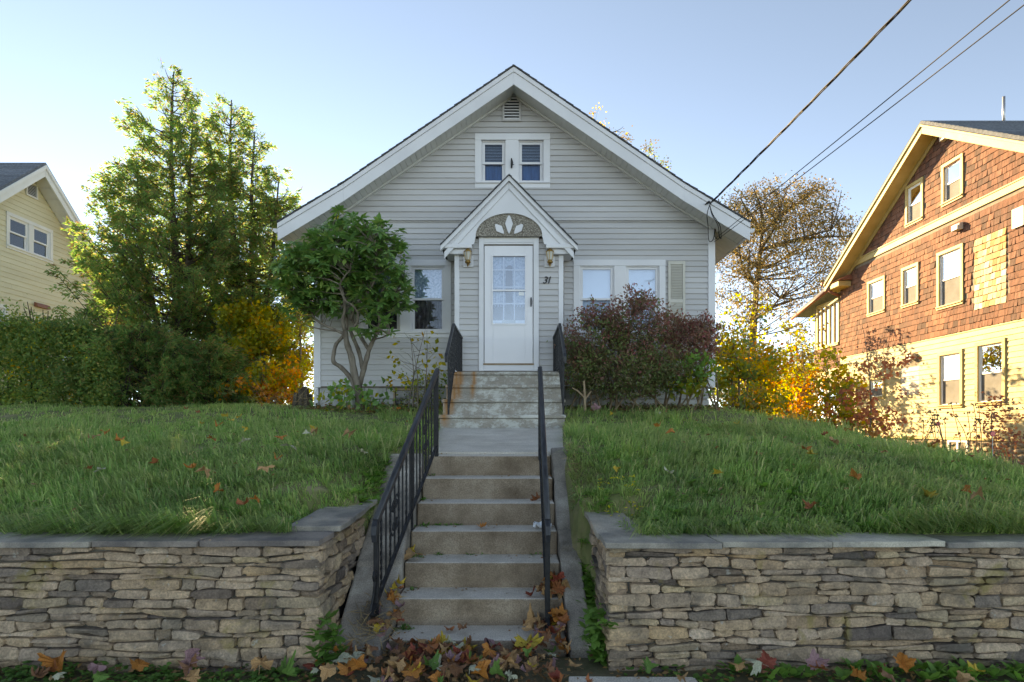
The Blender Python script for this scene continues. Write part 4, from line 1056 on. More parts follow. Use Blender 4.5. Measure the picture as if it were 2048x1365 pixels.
for k, (a, b) in enumerate(((RY1 + .15, RY1 + .80), (RY1 + .95, RY2 - .12))):
    mb = MB(); 
    for (p, q) in ((a, a + .07), (b - .07, b)): FR2.box(mb, p, q, .004, .04, 1.2, 2.85)
    FR2.box(mb, a, b, .004, .042, 2.78, 2.87)
    dd = obj('glass_door', mb, M['vinylwin'], rh); obj('pane', FB(FR2, a + .06, b - .06, .006, .010, 1.2, 2.79), M['glass_dk'], dd); obj('door_back', FB(FR2, a + .05, b - .05, .0025, .0035, 1.2, 2.8), M['dark'], dd)
obj('porch_roof', MB().hexa([(RX - .35, 22.9, 5.60), (RX + 4, 22.9, 5.60), (RX + 4, RY1 + .02, 6.15), (RX - .35, RY1 + .02, 6.15), (RX - .35, 22.9, 5.70), (RX + 4, 22.9, 5.70), (RX + 4, RY1 + .02, 6.27), (RX - .35, RY1 + .02, 6.27)]), M['greyroof'], rh)
obj('porch_gutter', MB().tube([(RX - .40, RY1 - .1, 6.08), (RX - .40, 22.9, 5.55)], .055, 8), M['gutter'], rh, smooth=True)
obj('downpipe', MB().tube([(RX - .4, RY1 + .05, 6.05), (RX - .25, RY1 + .0, 5.92), (RX - .05, RY1 - .02, 5.85)], .05, 8), M['gutter'], rh, smooth=True)
# main roof: slabs, bargeboards, soffit
def yzstrip(x0, x1, pr, d0, d1):
    mb = MB()
    for (a, b) in zip(pr[:-1], pr[1:]):
        mb.hexa([(x0, a[0], a[1] - d1), (x1, a[0], a[1] - d1), (x1, b[0], b[1] - d1), (x0, b[0], b[1] - d1), (x0, a[0], a[1] - d0), (x1, a[0], a[1] - d0), (x1, b[0], b[1] - d0), (x0, b[0], b[1] - d0)])
    return mb
OX = RX - .45
rp = [(RY0 - .6, rroof(RY0 - .6)), (RYC, RPK), (20.35, rroof(20.35))]
rroof_o = obj('roof', yzstrip(OX - .03, RX + 9, rp, 0, .09), M['greyroof'], rh)
for i in range(36):   # shingle courses on the slope that faces the street
    y0 = RY0 - .6 + i * .142; y1 = y0 + .142
    if y1 > RYC: break
    obj('shingle_course', MB().hexa([(OX - .03, y0, rroof(y0) + .002), (RX + 9, y0, rroof(y0) + .002), (RX + 9, y1, rroof(y1) + .002), (OX - .03, y1, rroof(y1) + .002), (OX - .03, y0, rroof(y0) + .018), (RX + 9, y0, rroof(y0) + .018), (RX + 9, y1, rroof(y1) + .006), (OX - .03, y1, rroof(y1) + .006)]), M['greyroof'], rroof_o)
for seg in (rp[:2], rp[1:]):
    obj('bargeboard', yzstrip(OX - .02, OX + .02, seg, .092, .34), M['ytrim'], rh, bevel=.008)
    obj('crown_moulding', yzstrip(OX - .06, OX - .022, seg, .092, .16), M['ytrim'], rh, bevel=.008)
    obj('rake_soffit', yzstrip(OX + .022, RX - .03, seg, .26, .28), M['ytrim'], rh)
    obj('frieze', yzstrip(RX - .05, RX - .026, seg, .284, .42), M['ytrim'], rh)
obj('eave_return', MB().box(OX + .03, RX + .3, 19.55, 20.42, 6.02, 6.20), M['ytrim'], rh, bevel=.02)
obj('eave_return_roof', MB().hexa([(OX - .02, 19.45, 6.21), (RX + .3, 19.45, 6.21), (RX + .3, 20.5, 6.21), (OX - .02, 20.5, 6.21), (OX + .3, 19.5, 6.38), (RX + .3, 19.5, 6.38), (RX + .3, 20.5, 6.38), (OX + .3, 20.5, 6.38)]), M['gutter'], rh)
obj('gutter', MB().tube([(OX - .05, 20.48, 6.30), (RX + 4, 20.48, 6.30)], .07, 8), M['gutter'], rh, smooth=True)
obj('upper_rear_wall', MB().box(RX + .2, RX + 1.5, RY1 + .002, 20.35, 5.9, 6.6), M['shingle'], rh)
for k, (a, b, c, d) in RW.items():
    gl_ = M['glass_n']
    window(FR, rh, [(a + T_, b - T_)], c + T_, d - T_, trim=T_, tmat=M['ytrim'], smat=M['vinylwin'], glass=gl_, up=None if k != 'low_right' else ('blind', M['cream'], -.1), lo=('insect_screen', M['screen'], -.030), out=.05, sill=True)
# fittings on the wall
def exhaust(px, py, s=.14):
    y = yr(px); z = zr(px, py)
    f = obj('vent_hood', MB().hexa([FR.P(y - s, .16, z - .08), FR.P(y + s, .16, z - .08), FR.P(y + s, .03, z - .08), FR.P(y - s, .03, z - .08), FR.P(y - s, .12, z + .08), FR.P(y + s, .12, z + .08), FR.P(y + s, .03, z + .10), FR.P(y - s, .03, z + .10)]), M['yellow_pale'], rh, bevel=.01)
    obj('flap', FB(FR, y - s * .8, y + s * .8, .162, .17, z - .07, z + .05), M['wtrim'], f)
exhaust(1897, 274, .12); exhaust(1922, 455, .12); exhaust(1829, 714, .10)
a, b = yr(2052), yr(2029); c, d = zr(2029, 459), zr(2029, 421)
mb = MB(); FR.box(mb, a, b, .03, .06, c, c + .05); FR.box(mb, a, b, .03, .06, d - .05, d); FR.box(mb, a, a + .05, .03, .059, c + .05, d - .05); FR.box(mb, b - .05, b, .03, .059, c + .05, d - .05)
lv = obj('wall_louvre', mb, M['wtrim'], rh)
for i in range(9): obj('slat', FB(FR, a + .05, b - .05, .03, .055, c + .05 + (d - c - .1) * i / 9, c + .05 + (d - c - .1) * (i + .6) / 9), M['wtrim'], lv)
obj('chimney_pipe', MB().tube([(12.67, 15.5, 9.2), (12.67, 15.5, 9.97)], .035, 8), M['metal'], rh, smooth=True)
# cobble foundation
fd = obj('foundation', FB(FR, RY0, RY1, -.1, -.03, -.2, ZC0 - .06), M['backing'], rh)
obj('sill_board', FB(FR, RY0, RY1, -.02, .05, ZC0 - .06, ZC0 - .004), M['ytrim'], rh)
cw = (yr(1937), yr(1897), .70, ZC0 - .07)
yy = RY0 + .5; nst = 0
for r_ in range(6):
    z = ZC0 - .15 - r_ * .135; yy = RY0 + 1.0 + (r_ % 2) * .09
    while yy < 16.2:
        w_ = rsh.uniform(.085, .13)
        if not (cw[0] - .1 < yy < cw[1] + .1 and z > cw[2] - .05) and nst < 270:
            obj('cobble', MB().sphere(FR.P(yy + w_, -.02, z + rsh.uniform(-.02, .02)), (.07, w_ * 1.02, rsh.uniform(.062, .08)), 8, 5, .08, rsh), M['cobble'], fd, smooth=True); nst += 1
        yy += 2 * w_
mb = MB(); a, b, c, d = cw
FR.box(mb, a, b, -.03, .03, c, c + .05); FR.box(mb, a, b, -.03, .03, d - .05, d)
for p in (a, (a + b) / 2 - .025, b - .05): FR.box(mb, p, p + .05, -.03, .029, c + .05, d - .05)
bw2 = obj('cellar_window', mb, M['vinylwin'], rh); obj('pane', FB(FR, a + .04, b - .04, -.01, -.005, c + .04, d - .04), M['glass_dk'], bw2)
mb = MB(); p0 = FR.P(yr(1703), .05, zr(1703, 758))
mb.tube([p0, p0 + V(-.12, 0, .05), p0 + V(-.2, 0, 0)], .02, 6).tube([p0 + V(-.2, 0, .0), p0 + V(-.2, 0, -.08), p0 + V(-.2, 0, -.3), p0 + V(-.2, 0, -.34)], [.03, .10, .07, .02], 6)
obj('porch_lamp', mb, M['black'], rh)

# left: yellow house ----------------------------------------------
LX = -12.5
FL = Fac((LX, 0, 0), (0, 1, 0), (1, 0, 0))
def yl(px): return LX * FPX / (px - CX)
def zl(px, py): return CAMZ + (CY - py) / FPX * yl(px)
lh = thing('yellow_house', 'pale yellow clapboard house with grey roof behind the hedge', 'house', (LX - 3, 15, 1.6))
LYC, LPK, LSL = 15.36, 8.20, .88; LY0, LY1 = 11.6, 19.1
def lroof(y): return LPK - LSL * abs(y - LYC)
lwin = (yl(11), yl(104), zl(11, 496), zl(11, 422))
uni = lwin[1] - lwin[0]; t = .09
U = [(lwin[0] + t, lwin[0] + uni * .46), (lwin[0] + uni * .56, lwin[1] - t)]
lw2 = [(yl(124), yl(161))]; lw2z = (2.9, zl(124, 646))
lw3 = [(12.05, yl(8))]; lw3z = (3.0, zl(8, 618))
lops = [(*U[0], lwin[2] + t, lwin[3] - t), (*U[1], lwin[2] + t, lwin[3] - t), (*lw2[0], *lw2z), (*lw3[0], *lw3z)]
lv_ = (yl(52), yl(70.5), zl(52, 388), zl(52, 364))
lwall = obj('wall', wall_sheet(FL, (LY0, LY1), 1.3, (lambda y: lroof(y) - .2, [LYC]), lops), M['shadow_gap'], lh)
lcut = [cut(U, lwin[2] + t, lwin[3] - t, t), cut(lw2, *lw2z, t), cut(lw3, *lw3z, t), lv_]
def ll(z): return max(LY0, LYC - (LPK - .26 - z) / LSL)
def lr(z): return min(LY1, LYC + (LPK - .26 - z) / LSL)
clapboards(FL, lwall, M['lyellow'], ll, lr, 1.7, LPK - .35, .125, lcut, thick=.02)
obj('front_wall', MB().box(LX - 9, LX - .13, LY0, LY0 + .12, 1.3, 4.9), M['lyellow'], lh)
obj('rear_wall', MB().box(LX - 9, LX - .13, LY1 - .12, LY1, 1.3, 4.9), M['lyellow'], lh)
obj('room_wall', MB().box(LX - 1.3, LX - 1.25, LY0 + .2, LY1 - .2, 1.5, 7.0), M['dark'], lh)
window(FL, lh, U, lwin[2] + t, lwin[3] - t, trim=t, tmat=M['wtrim'], smat=M['vinylwin'], glass=M['glass_dk'], up=('curtain', M['lace'], -.25), lo=('insect_screen', M['screen'], -.3))
window(FL, lh, lw2, *lw2z, trim=t, tmat=M['wtrim'], smat=M['vinylwin'], glass=M['glass_dk'], up=('curtain', M['cream'], -.2))
window(FL, lh, lw3, *lw3z, trim=t, tmat=M['wtrim'], smat=M['vinylwin'], glass=M['glass_dk'])
a, b, c, d = lv_
mb = MB(); 
FL.box(mb, a - .04, b + .04, .004, .05, d, d + .04); FL.box(mb, a - .04, b + .04, .004, .05, c - .04, c); FL.box(mb, a - .04, a, .004, .048, c, d); FL.box(mb, b, b + .04, .004, .048, c, d)
vv = obj('gable_vent', mb, M['wtrim'], lh); obj('vent_back', FB(FL, a, b, .003, .006, c, d), M['dark'], vv)
for i in range(8):
    z = c + (d - c) * i / 8; P = FL.P
    obj('slat', MB().hexa([P(a, .045, z), P(b, .045, z), P(b, .041, z), P(a, .041, z), P(a, .014, z + .032), P(b, .014, z + .032), P(b, .010, z + .032), P(a, .010, z + .032)]), M['wtrim'], vv)
y_ = yl(80); z_ = zl(80, 612)
obj('vent_hood', MB().hexa([FL.P(y_ - .22, .12, z_ - .06), FL.P(y_ + .22, .12, z_ - .06), FL.P(y_ + .22, .02, z_ - .06), FL.P(y_ - .22, .02, z_ - .06), FL.P(y_ - .22, .10, z_ + .03), FL.P(y_ + .22, .10, z_ + .03), FL.P(y_ + .22, .02, z_ + .06), FL.P(y_ - .22, .02, z_ + .06)]), M['gutter'], lh, bevel=.006)
OL = LX + .42
lp = [(LY0 - .45, lroof(LY0 - .45)), (LYC, LPK), (LY1 + .45, lroof(LY1 + .45))]
lro = obj('roof', yzstrip(LX - 9, OL + .03, lp, 0, .09), M['greyroof'], lh)
for i in range(40):
    y0 = LY0 - .45 + i * .11; y1 = y0 + .11
    if y1 > LYC: break
    obj('shingle_course', MB().hexa([(LX - 9, y0, lroof(y0) + .002), (OL + .03, y0, lroof(y0) + .002), (OL + .03, y1, lroof(y1) + .002), (LX - 9, y1, lroof(y1) + .002), (LX - 9, y0, lroof(y0) + .02), (OL + .03, y0, lroof(y0) + .02), (OL + .03, y1, lroof(y1) + .006), (LX - 9, y1, lroof(y1) + .006)]), M['greyroof'], lro)
for seg in (lp[:2], lp[1:]):
    obj('bargeboard', yzstrip(OL - .02, OL + .02, seg, .10, .36), M['wtrim'], lh, bevel=.006)
    obj('crown_moulding', yzstrip(OL + .022, OL + .055, seg, .06, .17), M['wtrim'], lh, bevel=.006)
for sd in (-1, 1):
    yy = 0.05
    sf = obj('rake_soffit', yzstrip(LX + .03, OL - .022, [(LYC, LPK), (LYC + sd * 4.1, lroof(LYC + sd * 4.1))] if sd > 0 else [(LYC - 4.1, lroof(LYC - 4.1)), (LYC, LPK)], .255, .27), M['wtrim'], lh)
    while yy < 4.0:
        a, b = sorted((LYC + sd * yy, LYC + sd * (yy + .235)))
        obj('soffit_panel', yzstrip(LX + .03, OL - .024, [(a, lroof(a)), (b, lroof(b))], .272, .286), M['soffit'], sf); yy += .245

# ------------------------------------------------------------------ vegetation tools
def leaves(name, pos, dirs, nor, L, W, mat, parent=None, kind=None, six=False, fold=.0):
    pos = np.asarray(pos, float); n = len(pos)
    d = np.asarray(dirs, float); d /= np.linalg.norm(d, axis=1, keepdims=True) + 1e-9
    k = np.asarray(nor, float); s = np.cross(d, k); s /= np.linalg.norm(s, axis=1, keepdims=True) + 1e-9
    k = np.cross(s, d); L = np.asarray(L, float).reshape(-1, 1) * np.ones((n, 1)); W = np.asarray(W, float).reshape(-1, 1) * np.ones((n, 1))
    if six:
        pts = [pos, pos + d * L * .35 + s * W * .5 - k * L * .02, pos + d * L * .72 + s * W * .38 - k * L * .08, pos + d * L - k * L * .2, pos + d * L * .72 - s * W * .38 - k * L * .08, pos + d * L * .35 - s * W * .5 - k * L * .02]
    else:
        pts = [pos, pos + d * L * .5 + s * W * .5, pos + d * L - k * L * .12, pos + d * L * .5 - s * W * .5]
    m = len(pts); v = np.stack(pts, 1).reshape(-1, 3)
    me = bpy.data.meshes.new(name); me.vertices.add(n * m); me.vertices.foreach_set('co', v.ravel())
    if six: idx = np.array([0, 1, 4 + 1, 1, 2, 4, 5, 2, 3, 4]); sizes = [3, 4, 3]
    else: idx = np.array([0, 1, 2, 3]); sizes = [4]
    loops = (np.arange(n)[:, None] * m + idx[None]).ravel()
    me.loops.add(len(loops)); me.loops.foreach_set('vertex_index', loops)
    sz = np.tile(sizes, n); me.polygons.add(len(sz)); me.polygons.foreach_set('loop_start', np.concatenate([[0], np.cumsum(sz)[:-1]])); me.polygons.foreach_set('loop_total', sz)
    me.update(calc_edges=True); me.materials.append(mat)
    o = bpy.data.objects.new(name, me); link(o, parent)
    if kind: o['kind'] = kind
    return o
NR = np.random.default_rng(12)
def rdir(n, up=0.0):
    d = NR.normal(size=(n, 3)); d /= np.linalg.norm(d, axis=1, keepdims=True); d[:, 2] += up; return d
def clump(centers, per, spread, L, W, name, mat, parent, up=0.0, sq=1.0, six=False):
    c = np.repeat(np.asarray([tuple(x) for x in centers], float), per, 0); n = len(c)
    o = NR.normal(size=(n, 3)) * spread; o[:, 2] *= sq
    return leaves(name, c + o, rdir(n, up), rdir(n, .6), L * NR.uniform(.6, 1.25, n), W * NR.uniform(.7, 1.2, n), mat, parent, six=six)
def bez(a, b, rng, wob=.12, n=5, sag=0):
    a, b = Vector(a), Vector(b); l = (b - a).length; pts = []
    o1 = Vector((rng.uniform(-1, 1), rng.uniform(-1, 1), rng.uniform(-.5, 1))) * wob * l
    for i in range(n + 1):
        t = i / n; pts.append(a.lerp(b, t) + o1 * math.sin(math.pi * t) + V(0, 0, -sag * l * math.sin(math.pi * t)))
    return pts
def taper(pts, r0, r1): return [r0 + (r1 - r0) * i / (len(pts) - 1) for i in range(len(pts))]
def ell_pts(n, ells, rng, lo=.55):
    out = []; vol = [e[3] * e[4] * e[5] for e in ells]
    while len(out) < n:
        e = rng.choices(ells, vol)[0]
        v = Vector((rng.gauss(0, 1), rng.gauss(0, 1), rng.gauss(0, 1))).normalized() * (rng.uniform(lo ** 3, 1) ** (1 / 3))
        out.append(V(e[0] + v.x * e[3], e[1] + v.y * e[4], e[2] + v.z * e[5]))
    return out
def twigs(mb, limbs, targets, rng, r=.006):
    L = np.array([tuple(p) for p in limbs])
    for t in targets:
        d = L - np.array(tuple(t)); dd = (d ** 2).sum(1) + np.where(d[:, 2] > 0, .3, 0)
        p = Vector(L[dd.argmin()]); mb.tube(bez(p, t, rng, .12, 3), taper([0] * 4, r, r * .4), 3)

def grow(mb, p, d, l, r, depth, rng, tips, nodes, split=(2, 3), spread=.55, shrink=.74, up=.08, segs=3):
    pts = [p]; 
    for i in range(segs):
        d = (d + Vector((rng.uniform(-1, 1), rng.uniform(-1, 1), rng.uniform(-1, 1))) * .16 + V(0, 0, up)).normalized(); p = p + d * (l / segs); pts.append(p)
    mb.tube(pts, taper(pts, r, r * .68), 6 if depth > 1 else 4); nodes += pts[1:]
    if depth == 0: tips.append(p); return
    for k in range(rng.randint(*split)):
        nd = (d + Vector((rng.uniform(-1, 1), rng.uniform(-1, 1), rng.uniform(-.6, .8))) * spread).normalized()
        q = pts[-1] if k < 2 else pts[rng.randint(1, len(pts) - 1)]
        grow(mb, q, nd, l * shrink * rng.uniform(.8, 1.2), r * .64, depth - 1, rng, tips, nodes, split, spread, shrink, up, segs)

# ------------------------------------------------------------------ arborvitae (left) -------------------
def arborvitae(label, px, base_y, Y, top_py, halfpx, rng, nbr=230, lean=0, leaders=((0, 1.0),), crownbase=.18, frac=1.0):
    x0 = (px - CX) / FPX * Y; zb = Hs(x0, Y) - .05; zt = CAMZ + (CY - top_py) / FPX * Y; Hh = zt - zb; R = halfpx / FPX * Y
    t = thing('arborvitae_tree', label, 'tree', (x0, Y, zb), 'arborvitae trees beside the yellow house')
    tr = MB(); br = MB(); sp = []; sd = []
    for dx, k in leaders:
        pts = [V(x0 + dx * R * .9 * min(1, s * 1.6) + .05 * math.sin(s * 7 + dx), Y + .1 * math.sin(s * 5 + dx * 3), zb + Hh * k * s) for s in [i / 12 for i in range(13)]]
        tr.tube(pts, taper(pts, .13 * k, .012), 8)
        n = int(nbr * k / len(leaders) * (1.0 if len(leaders) == 1 else 1.15))
        for i in range(n):
            s = rng.uniform(crownbase * .35, 1) ** .85; z = zb + Hh * k * s
            prof = (min(1, s / .30) ** .6) * ((1 - s) ** .72) * 1.32 + .05
            a = rng.uniform(0, 2 * math.pi); ln = R * prof * rng.uniform(.55, 1.12) * (1 if len(leaders) == 1 else .78)
            base = pts[min(12, int(s * 12))]; base = V(base.x, base.y, z - ln * .35)
            tip = V(base.x + math.cos(a) * ln, base.y + math.sin(a) * ln, z + ln * rng.uniform(.05, .35))
            bp = bez(base, tip, rng, .05, 4, .12); br.tube(bp, taper(bp, .012 + .012 * (1 - s), .004), 4)
            m = max(3, int((.2 + ln) * 8.2 * frac))
            for j in range(m):
                q = rng.uniform(.38, 1.03); i0 = min(3, int(q * 4)); p = bp[i0].lerp(bp[i0 + 1], min(1, q * 4 - i0))
                p = p + Vector((rng.gauss(0, .07), rng.gauss(0, .07), rng.gauss(0, .06))); sp.append(p)
                sd.append(Vector((math.cos(a) + rng.gauss(0, .5), math.sin(a) + rng.gauss(0, .5), rng.uniform(-.5, .5))).normalized())
    obj('trunk', tr, M['dbark'], t, smooth=True); obj('branches', br, M['dbark'], t)
    n = len(sp); P = np.array([tuple(p) for p in sp]); D = np.array([tuple(d) for d in sd]); per = 17
    pos = np.repeat(P, per, 0); N = len(pos)
    up = np.array([0, 0, 1.0]); side = np.cross(D, up); side /= np.linalg.norm(side, axis=1, keepdims=True) + 1e-6
    S = np.repeat(side, per, 0); DD = np.repeat(D, per, 0)
    ang = NR.uniform(-1.1, 1.1, N)[:, None]; q = NR.uniform(0, .16, N)[:, None]
    dirv = DD * np.cos(ang) + (up * .75 + S * .5 * NR.normal(size=(N, 1))) * np.sin(ang) - up * .12
    ps = pos + DD * q + NR.normal(size=(N, 3)) * .028
    brown = NR.random(N) < .07
    nor = S + NR.normal(size=(N, 3)) * .35
    Ls, Ws = NR.uniform(.06, .13, N), NR.uniform(.016, .03, N)
    g = ~brown
    leaves('foliage', ps[g], dirv[g], nor[g], Ls[g], Ws[g], M['thuja'], t)
    leaves('dry_foliage', ps[brown], dirv[brown], nor[brown], Ls[brown], Ws[brown], M['thuja_brown'], t)
    return t
ra = random.Random(77)
arborvitae('tallest arborvitae tree left of the bungalow, sun glowing through it', 345, 815, 13.3, 150, 228, ra, 540, leaders=((0.02, 1.0), (-.32, .74), (.20, .88)))
arborvitae('shorter pointed arborvitae tree just right of the tallest, by the bungalow eave', 487, 815, 13.8, 205, 165, ra, 440, leaders=((-.15, 1.0), (.15, .90), (.45, .76)))
arborvitae('low bushy arborvitae at the end of the hedge', 290, 815, 11.6, 655, 130, ra, 230, crownbase=.02)
arborvitae('squat arborvitae bush in front of the golden maple sapling', 420, 815, 11.9, 690, 110, ra, 210, crownbase=.02)

# hedge: dense clipped mass
rh_ = random.Random(4)
hg = thing('hedge', 'dark green overgrown hedge in front of the yellow house', 'hedge', (-10, 11.2, 1.65))
mb = MB(); cs = []
for i in range(34):
    x = -12.8 + i * .165; y = 11.2 + rh_.uniform(-.2, .2); zb = 1.6
    for k in range(3):
        tip = V(x + rh_.uniform(-.35, .35), y + rh_.uniform(-.45, .45), zb + rh_.uniform(1.3, 2.1)); bp = bez((x, y, zb), tip, rh_, .08, 4); mb.tube(bp, taper(bp, .022, .006), 4)
obj('stems', mb, M['dbark'], hg)
for i in range(2100):
    x = rh_.uniform(-13.2, -7.2); top = 3.30 + .12 * math.sin(x * 2.1) + .10 * math.sin(x * 5.3) + rh_.gauss(0, .10) - max(0, x + 9.6) * .22
    y = 11.2 + rh_.choice((-1, -1, -1, 1)) * rh_.uniform(.25, .62); z = 1.62 + (top - 1.62) * rh_.random() ** .75
    if rh_.random() < .3: z = top + rh_.uniform(-.1, .12); y = 11.2 + rh_.uniform(-.6, .6)
    cs.append((x, y, z))
clump(cs, 34, .09, .07, .036, 'foliage', M['hedge'], hg, .2)
clump([c for c in cs if rh_.random() < .05], 14, .09, .07, .04, 'autumn_foliage', M['gold'], hg, .2)
mb = MB(); ws = []
for i in range(12):
    x = rh_.uniform(-12.3, -9.6); bp = bez((x, 11.1, 3.3), (x + rh_.uniform(-.2, .2), 11.1, 3.55 + rh_.random() * .4), rh_, .05, 3); mb.tube(bp, .006, 3); ws += bp[1:]
obj('shoots', mb, M['twig'], hg); clump(ws, 14, .05, .06, .028, 'shoot_leaves', M['hedge'], hg, .5)

# golden maple sapling & other small trees
def sapling(name, label, x, Y, ztop, spread, rng, mats, cat='sapling', nlimb=9, per=26, leaf=.09, trunk_r=.025, ntip=60, low=.15, group=None, stems=1, bark='bark', z0=None, sp=.13):
    zb = (Hs(x, Y) if z0 is None else z0) - .03; t = thing(name, label, cat, (x, Y, zb), group); mb = MB(); nodes = []; tips = []
    for s in range(stems):
        top = V(x + rng.uniform(-.3, .3) * spread, Y + rng.uniform(-.3, .3) * spread, zb + (ztop - zb) * rng.uniform(.85, 1))
        main = bez((x + (s - (stems - 1) / 2) * .08, Y, zb), top, rng, .05, 8); mb.tube(main, taper(main, trunk_r, trunk_r * .2), 6); nodes += main[2:]
        for i in range(nlimb):
            q = rng.uniform(low, .95); b = main[int(q * 8)]; a = rng.uniform(0, 6.28); l = spread * rng.uniform(.5, 1) * (1.15 - .6 * q)
            e = V(b.x + math.cos(a) * l, b.y + math.sin(a) * l, b.z + l * rng.uniform(.1, .6)); bp = bez(b, e, rng, .08, 4); mb.tube(bp, taper(bp, trunk_r * .35, trunk_r * .1), 4); nodes += bp[1:]; tips += bp[2:]
    obj('trunk', mb, M[bark], t, smooth=True)
    T = []
    for i in range(ntip):
        p = rng.choice(tips); T.append(p + Vector((rng.gauss(0, sp), rng.gauss(0, sp), rng.gauss(0, sp * .8))))
    k = len(mats); 
    for i, m_ in enumerate(mats):
        sub = T[i::k]
        if sub: clump(sub, per, .075 * leaf / .09, leaf, leaf * .75, 'foliage', M[m_], t, -.15)
    return t
rp_ = random.Random(21)
def X(px, Y): return (px - CX) / FPX * Y
def Zp(py, Y): return CAMZ + (CY - py) / FPX * Y
sapling('maple_sapling', 'glowing golden yellow maple sapling beside the arborvitae, left of the bungalow', X(535, 12.8), 12.8, Zp(600, 12.8), 1.0, rp_, ['yelgreen', 'gold', 'yelgreen', 'yelgreen'], ntip=330, per=20, leaf=.10, nlimb=16, stems=3)
sapling('maple_sapling', 'low orange tinged shrub at the foot of the golden sapling', X(540, 11.9), 11.9, Zp(730, 11.9), .8, rp_, ['gold', 'orange', 'yelgreen'], ntip=130, per=16, leaf=.09, nlimb=10, stems=3, low=.0)
sapling('thin_shrub', 'thin pale leaved shrub against the bungalow left corner', X(606, 13.0), 13.0, Zp(560, 13.0), .55, rp_, ['yelgreen', 'oakleaf'], ntip=110, per=14, leaf=.06, nlimb=12, stems=2)

# ------------------------------------------------------------------ rhododendron
rr = random.Random(8)
rt = thing('rhododendron', 'gnarled rhododendron tree with glossy leaves before the left windows', 'tree', (X(718, 9.9), 9.9, 1.7))
def path(pl, Y, dy=0): return [at(px, py, Y + dy * i / max(1, len(pl) - 1)) for i, (px, py) in enumerate(pl)]
mb = MB(); limbs = []
specs = [([(720, 828), (719, 800), (716, 775), (708, 745), (703, 715), (694, 688), (690, 662)], .105, .055, 9.9, -.1),
         ([(712, 778), (700, 755), (682, 735), (667, 724), (668, 705), (673, 688), (688, 670), (694, 650), (690, 625), (683, 600)], .055, .03, 9.88, .15),
         ([(719, 770), (726, 745), (734, 715), (740, 695), (752, 670), (760, 645), (755, 610), (768, 575)], .065, .025, 9.92, -.3),
         ([(738, 700), (725, 680), (712, 655), (704, 635), (710, 600), (716, 560), (708, 520)], .045, .02, 9.9, .25),
         ([(726, 740), (718, 705), (708, 680), (700, 660)], .05, .04, 9.95, 0),
         ([(690, 664), (686, 640), (690, 615), (684, 580), (665, 540), (650, 500)], .045, .016, 9.8, -.4),
         ([(688, 668), (670, 660), (648, 650), (628, 635), (615, 600), (605, 560)], .038, .014, 9.85, .2),
         ([(672, 662), (650, 660), (625, 655), (611, 650)], .02, .01, 9.86, -.2),
         ([(700, 640), (715, 610), (740, 580), (755, 540), (750, 490)], .032, .013, 9.8, -.5),
         ([(690, 615), (672, 585), (640, 560), (612, 530), (590, 500)], .03, .012, 9.85, .4),
         ([(700, 660), (712, 650), (716, 630), (706, 612), (690, 600), (680, 570), (700, 540)], .03, .012, 9.75, -.5),
         ([(755, 668), (770, 650), (782, 620), (790, 590), (806, 560)], .026, .012, 9.9, -.3),
         ([(745, 680), (765, 675), (780, 668)], .02, .01, 9.85, -.4)]
for pl, r0, r1, Y, dy in specs:
    pts = path(pl, Y, dy)
    # smooth
    q = []
    for i in range(len(pts) - 1):
        for k in range(4):
            t_ = k / 4; p0 = pts[max(0, i - 1)]; p1 = pts[i]; p2 = pts[i + 1]; p3 = pts[min(len(pts) - 1, i + 2)]
            q.append(.5 * ((2 * p1) + (p2 - p0) * t_ + (2 * p0 - 5 * p1 + 4 * p2 - p3) * t_ ** 2 + (3 * p1 - p0 - 3 * p2 + p3) * t_ ** 3))
    q.append(pts[-1]); rad = [.74 * (r0 + (r1 - r0) * i / (len(q) - 1)) * (1 + .07 * math.sin(i * 1.7) + rr.uniform(-.05, .05)) for i in range(len(q))]
    if r0 > .1: rad[0] *= 1.5; rad[1] *= 1.3; rad[2] *= 1.15
    mb.tube(q, rad, 8); limbs += q[6:]
obj('trunk', mb, M['bark'], rt, smooth=True)
def E(px, py, Y, rx, ry, rz):
    c = at(px, py, Y); return (c.x, c.y, c.z, rx / FPX * Y, ry, rz / FPX * Y)
ells = [E(690, 520, 9.7, 92, .75, 72), E(760, 545, 9.6, 66, .6, 90), E(625, 545, 9.8, 75, .6, 62), E(690, 455, 9.8, 52, .5, 28), E(575, 560, 9.9, 40, .4, 48), E(748, 655, 9.55, 42, .3, 26), E(795, 590, 9.6, 34, .35, 45), E(640, 600, 9.9, 60, .4, 30), E(762, 470, 9.7, 45, .4, 35), E(700, 610, 9.95, 70, .4, 30), E(610, 610, 10.0, 45, .35, 35)]
tg = ell_pts(840, ells, rr, .5)
tb = MB(); twigs(tb, [p for p in limbs if p.z > 2.75], tg, rr, .009); obj('twigs', tb, M['bark'], rt)
pos, dr_, nr_, Ls = [], [], [], []
for p in tg:
    k = rr.randint(8, 11); ph0 = rr.uniform(0, 6.28); axis = (Vector((rr.gauss(0, .45), rr.gauss(0, .45) - .25, 1))).normalized()
    a = axis.orthogonal().normalized(); b = axis.cross(a)
    for j in range(k):
        th = ph0 + 2 * math.pi * j / k + rr.uniform(-.2, .2); el = rr.uniform(-.35, .5)
        d = (a * math.cos(th) + b * math.sin(th)) * math.cos(el) + axis * math.sin(el)
        pos.append(p); dr_.append(d); nr_.append(axis); Ls.append(rr.uniform(.11, .17))
Ls = np.array(Ls); leaves('foliage', [tuple(p) for p in pos], [tuple(d) for d in dr_], [tuple(d) for d in nr_], Ls, Ls * .36, M['rhodo'], rt, six=True)
dd_ = [tuple(rr.choice(tg)) for _ in range(18)]; clump(dd_, 3, .05, .10, .04, 'yellowing_leaves', M['gold'], rt, -.5)

